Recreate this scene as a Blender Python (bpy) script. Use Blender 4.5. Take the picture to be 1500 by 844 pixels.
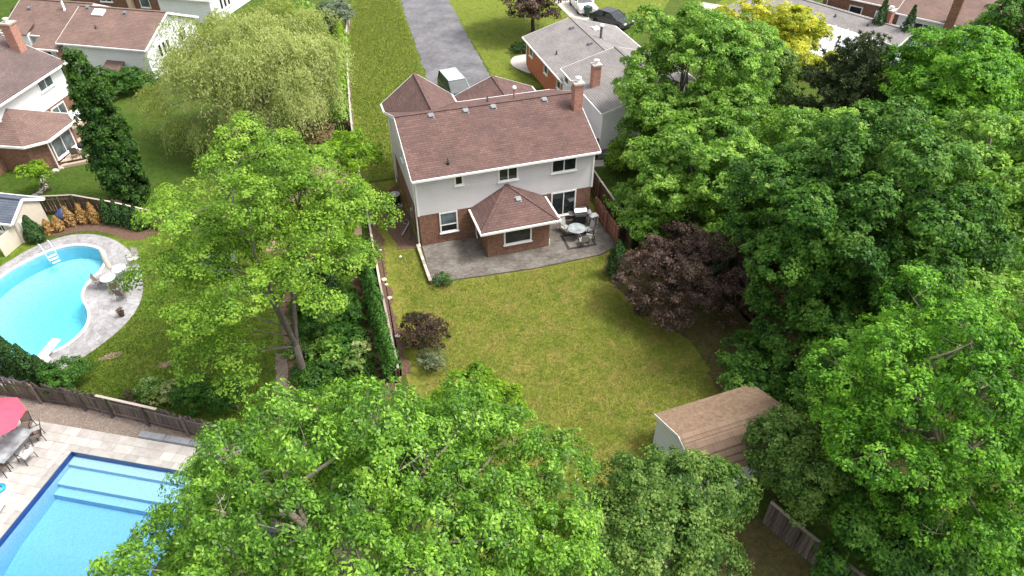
import bpy, bmesh, math, random
import numpy as np
from mathutils import Vector, Matrix

sc = bpy.context.scene
for o in list(bpy.data.objects):
    bpy.data.objects.remove(o)
RAD = math.radians

# ------------------------------------------------------------------ camera
cam_d = bpy.data.cameras.new('camera')
cam = bpy.data.objects.new('camera', cam_d)
sc.collection.objects.link(cam)
sc.camera = cam
cam_d.sensor_width = 36.0
cam_d.lens = 1024.6 / 1500 * 36.0
cam_d.clip_start = 0.1
cam_d.clip_end = 3000
cam.location = (-5.188, -35.549, 26.654)
yaw, pitch = -0.304, 0.703
fwd = Vector((-math.sin(yaw) * math.cos(pitch), math.cos(yaw) * math.cos(pitch), -math.sin(pitch)))
cam.rotation_euler = fwd.to_track_quat('-Z', 'Y').to_euler()

# ------------------------------------------------------------------ sky and sun (bright overcast)
SUN_EL, SUN_AZ = RAD(60), RAD(112)          # azimuth measured from +Y towards +X
w = bpy.data.worlds.new('World')
sc.world = w
w.use_nodes = True
nt = w.node_tree
nt.nodes.clear()
sky = nt.nodes.new('ShaderNodeTexSky')
sky.sky_type = 'NISHITA'
sky.sun_disc = False
sky.sun_elevation = SUN_EL
sky.sun_rotation = SUN_AZ
sky.air_density = 1.0
sky.dust_density = 4.0
sky.ozone_density = 1.0
hs = nt.nodes.new('ShaderNodeHueSaturation')
hs.inputs['Saturation'].default_value = 0.22
bg = nt.nodes.new('ShaderNodeBackground')
bg.inputs['Strength'].default_value = 0.15
wo = nt.nodes.new('ShaderNodeOutputWorld')
nt.links.new(sky.outputs[0], hs.inputs['Color'])
nt.links.new(hs.outputs[0], bg.inputs['Color'])
nt.links.new(bg.outputs[0], wo.inputs['Surface'])
sl = bpy.data.lights.new('sun', 'SUN')
sl.energy = 1.5
sl.angle = RAD(14)
sl.color = (1.0, 0.955, 0.89)
sun = bpy.data.objects.new('sun', sl)
sc.collection.objects.link(sun)
sdir = Vector((math.sin(SUN_AZ) * math.cos(SUN_EL), math.cos(SUN_AZ) * math.cos(SUN_EL), math.sin(SUN_EL)))
sun.rotation_euler = sdir.to_track_quat('Z', 'Y').to_euler()
sun.location = (0, 0, 60)
sc.view_settings.view_transform = 'Standard'
sc.view_settings.look = 'None'
sc.view_settings.exposure = 1.2
sc.view_settings.gamma = 1.0
sc.view_settings.use_curve_mapping = False
sc.cycles.max_bounces = 6
sc.cycles.transparent_max_bounces = 8
sc.cycles.use_denoising = True

# ------------------------------------------------------------------ materials
MATS = {}

class N:
    """small node-tree helper"""
    def __init__(s, name):
        s.m = bpy.data.materials.new(name)
        s.m.use_nodes = True
        s.t = s.m.node_tree
        s.b = s.t.nodes['Principled BSDF']
        s.out = s.t.nodes['Material Output']
    def n(s, kind, **kw):
        x = s.t.nodes.new(kind)
        for k, v in kw.items():
            if k.startswith('_'):
                setattr(x, k[1:], v)
            else:
                x.inputs[k.replace('__', ' ')].default_value = v
        return x
    def l(s, a, b):
        s.t.links.new(a, b)
    def coord(s, kind='Object'):
        return s.n('ShaderNodeTexCoord').outputs[kind]
    def noise(s, vec, scale, detail=4, rough=0.6):
        x = s.n('ShaderNodeTexNoise', Scale=scale, Detail=detail, Roughness=rough)
        s.l(vec, x.inputs['Vector'])
        return x.outputs['Fac']
    def ramp(s, fac, stops):
        x = s.n('ShaderNodeValToRGB')
        e = x.color_ramp.elements
        while len(e) < len(stops):
            e.new(0.5)
        for el, (p, c) in zip(e, stops):
            el.position = p
            el.color = (*c, 1) if len(c) == 3 else c
        s.l(fac, x.inputs['Fac'])
        return x.outputs['Color']
    def mix(s, fac, a, b, mode='MIX'):
        x = s.n('ShaderNodeMix', _data_type='RGBA', _blend_type=mode)
        for i, v in ((0, fac), (6, a), (7, b)):
            if isinstance(v, (int, float)):
                x.inputs[i].default_value = v
            elif isinstance(v, tuple):
                x.inputs[i].default_value = (*v, 1)
            else:
                s.l(v, x.inputs[i])
        return x.outputs[2]
    def math(s, op, a, b=0.0):
        x = s.n('ShaderNodeMath', _operation=op)
        for i, v in ((0, a), (1, b)):
            if isinstance(v, (int, float)):
                x.inputs[i].default_value = v
            else:
                s.l(v, x.inputs[i])
        return x.outputs[0]
    def bump(s, h, strength=0.5, dist=0.02):
        x = s.n('ShaderNodeBump', Strength=strength, Distance=dist)
        s.l(h, x.inputs['Height'])
        s.l(x.outputs[0], s.b.inputs['Normal'])
    def col(s, c):
        if isinstance(c, tuple):
            s.b.inputs['Base Color'].default_value = (*c, 1)
        else:
            s.l(c, s.b.inputs['Base Color'])
    def set(s, rough=0.7, metal=0.0, spec=None):
        s.b.inputs['Roughness'].default_value = rough
        s.b.inputs['Metallic'].default_value = metal
        if spec is not None:
            s.b.inputs['Specular IOR Level'].default_value = spec

def sc3(c, k):
    return tuple(min(1, v * k) for v in c)

def plain(name, c, rough=0.6, metal=0.0, var=0.15, scale=3.0, spec=None):
    if name in MATS:
        return MATS[name]
    a = N(name)
    f = a.noise(a.coord(), scale, 5)
    a.col(a.ramp(f, [(0.3, sc3(c, 1 - var)), (0.7, sc3(c, 1 + var))]))
    a.set(rough, metal, spec)
    MATS[name] = a.m
    return a.m

def m_grass(name, green, yellow, brown, browness=0.5, patch=0.35):
    a = N(name)
    v = a.coord()
    big = a.noise(v, patch, 3)
    mid = a.noise(v, 1.6, 5, 0.7)
    cl = a.noise(v, 4.2, 4, 0.75)
    fine = a.noise(v, 24.0, 3, 0.8)
    c = a.ramp(big, [(0.35, green), (0.65, yellow)])
    c2 = a.ramp(mid, [(0.3, sc3(green, 0.7)), (0.52, yellow), (0.72, sc3(yellow, 1.2))])
    c = a.mix(0.55, c, c2)
    bm = a.math('MULTIPLY', a.ramp(a.noise(v, 0.9, 6, 0.7), [(0.48, (0, 0, 0)), (0.72, (1, 1, 1))]), browness)
    c = a.mix(bm, c, brown)
    c = a.mix(1.0, c, a.ramp(cl, [(0.3, (0.58, 0.66, 0.6)), (0.5, (1, 1, 1)), (0.7, (1.36, 1.25, 1.2))]), 'MULTIPLY')
    c = a.mix(1.0, c, a.ramp(fine, [(0.3, (0.6, 0.62, 0.6)), (0.7, (1.3, 1.28, 1.2))]), 'MULTIPLY')
    a.col(c)
    a.set(0.95, spec=0.1)
    a.bump(a.math('ADD', fine, a.math('MULTIPLY', cl, 1.2)), 0.8, 0.06)
    return a.m

def m_soil(name, c1, c2, scale=9.0):
    a = N(name)
    v = a.coord()
    f = a.noise(v, scale, 8, 0.75)
    g = a.noise(v, 0.8, 4)
    c = a.ramp(f, [(0.3, sc3(c1, 0.6)), (0.5, c1), (0.7, c2)])
    c = a.mix(a.math('MULTIPLY', g, 0.5), c, sc3(c1, 0.7))
    a.col(c)
    a.set(0.95, spec=0.1)
    a.bump(f, 0.9, 0.06)
    return a.m

def m_shingle(name, c1, c2, c3, row=0.17, wid=0.42):
    a = N(name)
    uv = a.coord('UV')
    def brick(k1, k2, off, ww):
        b = a.n('ShaderNodeTexBrick', Scale=1.0, _offset=off)
        b.inputs['Color1'].default_value = (*k1, 1)
        b.inputs['Color2'].default_value = (*k2, 1)
        b.inputs['Mortar'].default_value = (*sc3(k1, 0.45), 1)
        b.inputs['Mortar Size'].default_value = 0.016
        b.inputs['Mortar Smooth'].default_value = 0.2
        b.inputs['Bias'].default_value = 0.0
        b.inputs['Brick Width'].default_value = ww
        b.inputs['Row Height'].default_value = row
        a.l(uv, b.inputs['Vector'])
        return b
    b1 = brick(c1, c2, 0.5, wid)
    b2 = brick(c3, c1, 0.33, wid * 0.63)
    c = a.mix(0.45, b1.outputs['Color'], b2.outputs['Color'])
    n1 = a.noise(uv, 0.5, 5)
    n2 = a.noise(uv, 40, 3)
    c = a.mix(1.0, c, a.ramp(n1, [(0.3, (0.78, 0.78, 0.8)), (0.7, (1.16, 1.13, 1.1))]), 'MULTIPLY')
    c = a.mix(1.0, c, a.ramp(n2, [(0.3, (0.8, 0.8, 0.8)), (0.7, (1.2, 1.2, 1.2))]), 'MULTIPLY')
    a.col(c)
    a.set(0.85, spec=0.35)
    h = a.math('MULTIPLY', a.math('SUBTRACT', 1.0, a.math('FRACT', a.math('DIVIDE', a.n('ShaderNodeSeparateXYZ').outputs[1], row))), 0.7)
    sep = [x for x in a.t.nodes if x.bl_idname == 'ShaderNodeSeparateXYZ'][0]
    a.l(uv, sep.inputs[0])
    h = a.math('ADD', h, a.math('MULTIPLY', a.math('SUBTRACT', 1.0, b1.outputs['Fac']), 0.5))
    a.bump(h, 0.6, 0.012)
    return a.m

def m_brick(name, c1, c2, mortar, bw=0.23, bh=0.078):
    a = N(name)
    uv = a.coord('UV')
    b = a.n('ShaderNodeTexBrick', Scale=1.0)
    b.inputs['Color1'].default_value = (*c1, 1)
    b.inputs['Color2'].default_value = (*c2, 1)
    b.inputs['Mortar'].default_value = (*mortar, 1)
    b.inputs['Mortar Size'].default_value = 0.011
    b.inputs['Mortar Smooth'].default_value = 0.15
    b.inputs['Brick Width'].default_value = bw
    b.inputs['Row Height'].default_value = bh
    a.l(uv, b.inputs['Vector'])
    n1 = a.noise(uv, 7.0, 4, 0.7)
    c = a.mix(1.0, b.outputs['Color'], a.ramp(n1, [(0.3, (0.65, 0.62, 0.6)), (0.7, (1.3, 1.25, 1.2))]), 'MULTIPLY')
    n2 = a.noise(uv, 0.7, 4)
    c = a.mix(1.0, c, a.ramp(n2, [(0.3, (0.85, 0.85, 0.85)), (0.7, (1.08, 1.08, 1.08))]), 'MULTIPLY')
    a.col(c)
    a.set(0.9, spec=0.25)
    a.bump(a.math('SUBTRACT', 1.0, b.outputs['Fac']), 0.6, 0.01)
    return a.m

def m_siding(name, c, row=0.15):
    a = N(name)
    uv = a.coord('UV')
    sep = a.n('ShaderNodeSeparateXYZ')
    a.l(uv, sep.inputs[0])
    fr = a.math('FRACT', a.math('DIVIDE', sep.outputs[1], row))
    n = a.noise(uv, 0.8, 5)
    st = a.n('ShaderNodeMapping')
    st.inputs['Scale'].default_value = (6, 0.6, 1)
    a.l(uv, st.inputs[0])
    n2 = a.noise(st.outputs[0], 1.0, 4)
    cc = a.ramp(n, [(0.3, sc3(c, 0.94)), (0.7, sc3(c, 1.04))])
    cc = a.mix(1.0, cc, a.ramp(n2, [(0.35, (0.985, 0.985, 0.98)), (0.6, (1, 1, 1))]), 'MULTIPLY')
    cc = a.mix(1.0, cc, a.ramp(fr, [(0.0, (0.6, 0.6, 0.62)), (0.16, (1, 1, 1))]), 'MULTIPLY')
    a.col(cc)
    a.set(0.55, spec=0.3)
    a.bump(a.math('SUBTRACT', 1.0, fr), 0.6, 0.012)
    return a.m

def m_wood(name, c1, c2, scale=2.0, rough=0.85):
    a = N(name)
    v = a.coord()
    mp = a.n('ShaderNodeMapping')
    mp.inputs['Scale'].default_value = (14, 14, 1.2)
    a.l(v, mp.inputs[0])
    f = a.noise(mp.outputs[0], scale, 6, 0.7)
    rnd = a.n('ShaderNodeObjectInfo').outputs['Random']
    c = a.ramp(f, [(0.3, c1), (0.7, c2)])
    c = a.mix(1.0, c, a.ramp(rnd, [(0.0, (0.6, 0.6, 0.62)), (1.0, (1.35, 1.28, 1.22))]), 'MULTIPLY')
    a.col(c)
    a.set(rough, spec=0.2)
    a.bump(f, 0.4, 0.01)
    return a.m

def m_stone(name, c, var=0.25, scale=4.0, blotch=1.2, rough=0.8):
    a = N(name)
    v = a.coord()
    f = a.noise(v, scale, 7, 0.7)
    g = a.noise(v, blotch, 4)
    rnd = a.n('ShaderNodeObjectInfo').outputs['Random']
    cc = a.ramp(f, [(0.25, sc3(c, 1 - var)), (0.75, sc3(c, 1 + var * 0.7))])
    cc = a.mix(1.0, cc, a.ramp(g, [(0.3, (0.84, 0.83, 0.82)), (0.7, (1.06, 1.06, 1.06))]), 'MULTIPLY')
    cc = a.mix(1.0, cc, a.ramp(rnd, [(0.0, (0.84, 0.83, 0.82)), (1.0, (1.1, 1.1, 1.1))]), 'MULTIPLY')
    a.col(cc)
    a.set(rough, spec=0.3)
    a.bump(f, 0.35, 0.015)
    return a.m

def m_asphalt(name, c):
    a = N(name)
    v = a.coord()
    f = a.noise(v, 30, 5, 0.8)
    g = a.noise(v, 0.5, 5, 0.6)
    h = a.noise(v, 2.5, 5, 0.7)
    cc = a.ramp(f, [(0.25, sc3(c, 0.75)), (0.75, sc3(c, 1.25))])
    cc = a.mix(1.0, cc, a.ramp(g, [(0.3, (0.68, 0.68, 0.7)), (0.7, (1.28, 1.26, 1.22))]), 'MULTIPLY')
    cc = a.mix(1.0, cc, a.ramp(h, [(0.3, (0.74, 0.74, 0.76)), (0.7, (1.18, 1.17, 1.16))]), 'MULTIPLY')
    a.col(cc)
    a.set(0.9, spec=0.3)
    a.bump(f, 0.4, 0.02)
    return a.m

def m_pavers(name, c1, c2, joint, bw=0.22, bh=0.11):
    a = N(name)
    uv = a.coord('UV')
    b = a.n('ShaderNodeTexBrick', Scale=1.0)
    b.inputs['Color1'].default_value = (*c1, 1)
    b.inputs['Color2'].default_value = (*c2, 1)
    b.inputs['Mortar'].default_value = (*joint, 1)
    b.inputs['Mortar Size'].default_value = 0.007
    b.inputs['Brick Width'].default_value = bw
    b.inputs['Row Height'].default_value = bh
    a.l(uv, b.inputs['Vector'])
    n1 = a.noise(uv, 0.9, 6, 0.65)
    n2 = a.noise(uv, 18, 4, 0.7)
    c = a.mix(1.0, b.outputs['Color'], a.ramp(n1, [(0.35, (0.62, 0.58, 0.54)), (0.65, (1.15, 1.15, 1.15))]), 'MULTIPLY')
    c = a.mix(1.0, c, a.ramp(n2, [(0.3, (0.75, 0.75, 0.75)), (0.7, (1.25, 1.25, 1.25))]), 'MULTIPLY')
    a.col(c)
    a.set(0.9, spec=0.2)
    a.bump(a.math('SUBTRACT', 1.0, b.outputs['Fac']), 0.5, 0.01)
    return a.m

def m_leaf(name, rough=0.52, trans=0.45, spec=0.26):
    a = N(name)
    at = a.n('ShaderNodeAttribute', _attribute_name='leaf_col')
    a.col(at.outputs['Color'])
    a.set(rough, spec=spec)
    tr = a.n('ShaderNodeBsdfTranslucent')
    tc = a.mix(1.0, at.outputs['Color'], (1.15, 1.25, 0.55), 'MULTIPLY')
    a.l(tc, tr.inputs['Color'])
    mx = a.n('ShaderNodeMixShader', Fac=trans)
    a.l(a.b.outputs[0], mx.inputs[1])
    a.l(tr.outputs[0], mx.inputs[2])
    a.l(mx.outputs[0], a.out.inputs['Surface'])
    return a.m

def m_bark(name, c1, c2):
    a = N(name)
    v = a.coord()
    mp = a.n('ShaderNodeMapping')
    mp.inputs['Scale'].default_value = (6, 6, 1)
    a.l(v, mp.inputs[0])
    f = a.noise(mp.outputs[0], 3, 6, 0.7)
    a.col(a.ramp(f, [(0.3, c1), (0.7, c2)]))
    a.set(0.95, spec=0.1)
    a.bump(f, 0.8, 0.03)
    return a.m

def m_water(name, tint, rough=0.04, wav=3.0, dens=0.3):
    a = N(name)
    v = a.coord()
    f = a.noise(v, wav, 3, 0.6)
    tr = a.n('ShaderNodeBsdfTransparent')
    tr.inputs['Color'].default_value = (0.97, 0.985, 0.99, 1)
    va = a.n('ShaderNodeVolumeAbsorption', Density=dens)
    va.inputs['Color'].default_value = (*tint, 1)
    a.l(va.outputs[0], a.out.inputs['Volume'])
    gl = a.n('ShaderNodeBsdfGlossy', Roughness=rough)
    fr = a.n('ShaderNodeFresnel', IOR=1.33)
    bp = a.n('ShaderNodeBump', Strength=0.45, Distance=0.04)
    a.l(f, bp.inputs['Height'])
    a.l(bp.outputs[0], gl.inputs['Normal'])
    a.l(bp.outputs[0], fr.inputs['Normal'])
    mx = a.n('ShaderNodeMixShader')
    a.l(fr.outputs[0], mx.inputs[0])
    a.l(tr.outputs[0], mx.inputs[1])
    a.l(gl.outputs[0], mx.inputs[2])
    a.l(mx.outputs[0], a.out.inputs['Surface'])
    return a.m

def m_liner(name, c1, c2, scale=14):
    a = N(name)
    v = a.coord()
    vo = a.n('ShaderNodeTexVoronoi', Scale=scale)
    a.l(v, vo.inputs['Vector'])
    f = a.noise(v, 6, 5)
    c = a.ramp(vo.outputs['Distance'], [(0.1, c1), (0.6, c2)])
    c = a.mix(1.0, c, a.ramp(f, [(0.3, (0.93, 0.95, 0.97)), (0.7, (1.05, 1.04, 1.03))]), 'MULTIPLY')
    a.col(c)
    a.set(0.5)
    return a.m

def m_glass(name, c=(0.018, 0.022, 0.024), rough=0.06):
    a = N(name)
    f = a.noise(a.coord(), 1.4, 3)
    a.col(a.ramp(f, [(0.35, sc3(c, 0.6)), (0.7, sc3(c, 1.8))]))
    a.set(rough, spec=0.5)
    return a.m

M = {}
M['grass_back'] = m_grass('grass_back', (0.11, 0.165, 0.02), (0.205, 0.21, 0.042), (0.28, 0.21, 0.08), 0.8, 0.45)
M['grass_front'] = m_grass('grass_front', (0.085, 0.145, 0.016), (0.16, 0.195, 0.03), (0.22, 0.19, 0.07), 0.5, 0.25)
M['grass_left'] = m_grass('grass_left', (0.07, 0.14, 0.014), (0.13, 0.185, 0.025), (0.22, 0.18, 0.07), 0.35, 0.4)
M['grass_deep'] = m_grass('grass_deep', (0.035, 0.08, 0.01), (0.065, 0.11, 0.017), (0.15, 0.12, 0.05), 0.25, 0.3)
M['ground'] = m_grass('ground_cover', (0.05, 0.10, 0.014), (0.08, 0.12, 0.02), (0.12, 0.09, 0.05), 0.5, 0.15)
M['soil'] = m_soil('soil_mulch', (0.14, 0.085, 0.06), (0.26, 0.18, 0.13))
M['soil_dark'] = m_soil('soil_dark', (0.055, 0.042, 0.028), (0.11, 0.085, 0.055))
M['soil_tan'] = m_soil('soil_tan', (0.3, 0.21, 0.14), (0.42, 0.32, 0.24))
M['litter'] = m_grass('leaf_litter', (0.085, 0.085, 0.03), (0.13, 0.11, 0.045), (0.16, 0.115, 0.07), 0.9, 0.5)
M['gravel'] = m_soil('gravel_bed', (0.26, 0.2, 0.16), (0.42, 0.36, 0.31), 18)
M['asphalt'] = m_asphalt('asphalt', (0.145, 0.143, 0.152))
M['concrete'] = m_stone('concrete', (0.5, 0.46, 0.41), 0.15, 6)
M['patio'] = m_pavers('patio_pavers', (0.15, 0.135, 0.12), (0.22, 0.2, 0.18), (0.06, 0.052, 0.045))
M['roof_red'] = m_shingle('shingle_red_brown', (0.14, 0.08, 0.07), (0.07, 0.042, 0.042), (0.19, 0.115, 0.092))
M['roof_tan'] = m_shingle('shingle_tan_brown', (0.2, 0.128, 0.108), (0.13, 0.085, 0.075), (0.25, 0.165, 0.13))
M['roof_mauve'] = m_shingle('shingle_mauve', (0.145, 0.105, 0.1), (0.095, 0.07, 0.072), (0.18, 0.13, 0.115))
M['roof_grey'] = m_shingle('shingle_grey', (0.25, 0.23, 0.225), (0.18, 0.168, 0.165), (0.3, 0.28, 0.265))
M['roof_slate'] = m_shingle('shingle_blue_grey', (0.11, 0.13, 0.17), (0.075, 0.09, 0.12), (0.15, 0.17, 0.21))
M['brick'] = m_brick('brick_red', (0.27, 0.115, 0.065), (0.14, 0.055, 0.036), (0.3, 0.235, 0.19))
M['brick_orange'] = m_brick('brick_orange', (0.55, 0.15, 0.06), (0.45, 0.11, 0.045), (0.5, 0.28, 0.18))
M['brick_pink'] = m_brick('brick_pink', (0.45, 0.2, 0.15), (0.36, 0.15, 0.11), (0.5, 0.36, 0.3))
M['siding'] = m_siding('siding_lilac_white', (0.66, 0.63, 0.645))
M['siding_white'] = m_siding('siding_white', (0.8, 0.81, 0.82))
M['siding_blue'] = m_siding('siding_pale_blue', (0.6, 0.67, 0.74))
M['white'] = plain('white_trim', (0.8, 0.79, 0.77), 0.45, var=0.05)
M['glass'] = m_glass('window_glass')
M['glass_grey'] = m_glass('window_screen', (0.09, 0.115, 0.125), 0.15)
M['dark'] = plain('dark_metal', (0.035, 0.035, 0.038), 0.5, 0.3)
M['grey_metal'] = plain('grey_metal', (0.36, 0.37, 0.38), 0.4, 0.6)
M['steel'] = plain('stainless_steel', (0.6, 0.6, 0.6), 0.3, 0.9)
M['vent'] = plain('vent_metal', (0.2, 0.2, 0.21), 0.5, 0.2)
M['copper'] = plain('copper_pipe', (0.2, 0.08, 0.06), 0.5, 0.2)
M['fence_grey'] = m_wood('weathered_board', (0.065, 0.05, 0.045), (0.19, 0.155, 0.14))
M['fence_dark'] = m_wood('dark_board', (0.065, 0.045, 0.032), (0.15, 0.105, 0.075))
M['fence_red'] = m_wood('red_stained_board', (0.2, 0.085, 0.055), (0.36, 0.18, 0.13))
M['fence_pale'] = m_wood('pale_grey_board', (0.3, 0.26, 0.22), (0.5, 0.45, 0.4))
M['deck_wood'] = m_wood('deck_plank', (0.4, 0.3, 0.22), (0.6, 0.48, 0.38))
M['paver'] = m_stone('pale_paver', (0.49, 0.455, 0.43), 0.16, 5)
M['coping'] = m_stone('grey_coping', (0.42, 0.4, 0.375), 0.15, 5)
M['stamped'] = m_stone('stamped_concrete', (0.34, 0.33, 0.335), 0.35, 3, 0.7)
M['slab'] = m_stone('grey_stone_slab', (0.27, 0.28, 0.3), 0.3, 4)
M['joint'] = plain('paver_joint', (0.26, 0.235, 0.21), 0.95)
M['pebble'] = m_stone('pebble', (0.36, 0.3, 0.26), 0.4, 9, 3)
M['leaf'] = m_leaf('leaf')
M['leaf_gloss'] = m_leaf('glossy_leaf', 0.4, 0.42, 0.36)
M['needle'] = m_leaf('needle', 0.65, 0.15)
M['bark'] = m_bark('bark_grey', (0.075, 0.06, 0.05), (0.23, 0.2, 0.175))
M['bark_dark'] = m_bark('bark_dark', (0.03, 0.024, 0.02), (0.095, 0.078, 0.064))
M['bark_pale'] = m_bark('bark_pale', (0.22, 0.18, 0.14), (0.42, 0.36, 0.29))
M['water1'] = m_water('pool_water_cyan', (0.25, 0.9, 0.97), dens=0.4)
M['water2'] = m_water('pool_water_blue', (0.2, 0.74, 0.97), dens=0.4)
M['liner1'] = m_liner('cyan_liner', (0.34, 0.56, 0.6), (0.52, 0.68, 0.7), 7)
M['liner1w'] = m_liner('cyan_wall_liner', (0.16, 0.45, 0.58), (0.24, 0.52, 0.63))
M['liner2'] = m_liner('blue_liner', (0.27, 0.45, 0.56), (0.36, 0.53, 0.62))
M['liner2s'] = m_liner('blue_step_liner', (0.3, 0.48, 0.58), (0.38, 0.54, 0.63))
M['navy'] = plain('navy_tile', (0.012, 0.045, 0.2), 0.3, var=0.3, scale=12)
M['pink'] = plain('pink_red_canvas', (0.78, 0.07, 0.12), 0.7, var=0.12)
M['beige'] = plain('beige_canvas', (0.52, 0.47, 0.4), 0.8)
M['cream'] = plain('cream_board', (0.6, 0.53, 0.43), 0.7, var=0.06)
M['plastic_white'] = plain('white_plastic', (0.8, 0.8, 0.79), 0.35, var=0.04)
M['mesh_brown'] = plain('brown_mesh_fabric', (0.17, 0.125, 0.105), 0.8)
M['mesh_grey'] = plain('grey_mesh_fabric', (0.4, 0.38, 0.35), 0.8)
M['table_glass'] = m_glass('table_glass', (0.28, 0.31, 0.32), 0.12)
M['blue_plastic'] = plain('blue_plastic', (0.02, 0.3, 0.62), 0.4)
M['blue_tarp'] = plain('blue_tarp', (0.03, 0.07, 0.2), 0.5, var=0.4)
M['trampoline'] = plain('dark_blue_mat', (0.03, 0.033, 0.06), 0.6, var=0.3)
M['tan_roof'] = m_soil('worn_tan_roof', (0.27, 0.185, 0.125), (0.4, 0.285, 0.2), 5)
M['roll_roof'] = m_shingle('rolled_tan_roofing', (0.28, 0.19, 0.13), (0.21, 0.14, 0.098), (0.33, 0.23, 0.16), 0.28, 0.9)
M['shed_white'] = m_siding('shed_white_panel', (0.7, 0.72, 0.75), 0.3)
M['rubber'] = plain('tyre_rubber', (0.02, 0.02, 0.02), 0.85)
M['paint_green'] = plain('green_car_paint', (0.012, 0.045, 0.035), 0.12, 0.3, var=0.05, spec=0.8)
M['paint_white'] = plain('white_car_paint', (0.78, 0.78, 0.77), 0.2, var=0.03)
M['paint_black'] = plain('black_car_paint', (0.02, 0.022, 0.025), 0.15, var=0.05)
M['van_roof_sheen'] = plain('painted_sky_sheen', (0.55, 0.56, 0.57), 0.2, 0.5, var=0.05)  # sky reflection on the green van's roof, painted in as a pale colour
M['car_glass'] = m_glass('car_glass', (0.02, 0.025, 0.028), 0.04)
M['lamp_lens'] = plain('lamp_lens', (0.7, 0.7, 0.68), 0.1, var=0.03)
M['red_lens'] = plain('red_lens', (0.4, 0.01, 0.01), 0.2, var=0.03)
M['bin'] = plain('green_bin', (0.015, 0.06, 0.045), 0.5)
M['terracotta'] = plain('dark_planter', (0.05, 0.03, 0.03), 0.6)
M['white_roof'] = plain('white_metal_roof', (0.55, 0.56, 0.58), 0.4, var=0.03)
M['rug'] = plain('dark_rug', (0.04, 0.038, 0.04), 0.95)
M['rug_in'] = plain('rug_weave', (0.19, 0.165, 0.145), 0.95, var=0.3, scale=8)

# ------------------------------------------------------------------ mesh and scene helpers
COL = sc.collection

def tag(o, label=None, cat=None, group=None, kind=None):
    if label: o['label'] = label
    if cat: o['category'] = cat
    if group: o['group'] = group
    if kind: o['kind'] = kind
    return o

def thing(name, label, cat, loc=(0, 0, 0), rz=0.0, group=None):
    o = bpy.data.objects.new(name, None)
    o.empty_display_size = 0.2
    COL.objects.link(o)
    o.location = loc
    o.rotation_euler = (0, 0, rz)
    return tag(o, label, cat, group)

def link(name, me, parent=None, loc=None, rot=None):
    o = bpy.data.objects.new(name, me)
    COL.objects.link(o)
    if parent: o.parent = parent
    if loc is not None: o.location = loc
    if rot is not None: o.rotation_euler = rot
    return o

def copy_tree(o, parent=None):
    c = o.copy()
    COL.objects.link(c)
    c.parent = parent
    for ch in list(o.children):
        copy_tree(ch, c)
    return c

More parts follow.
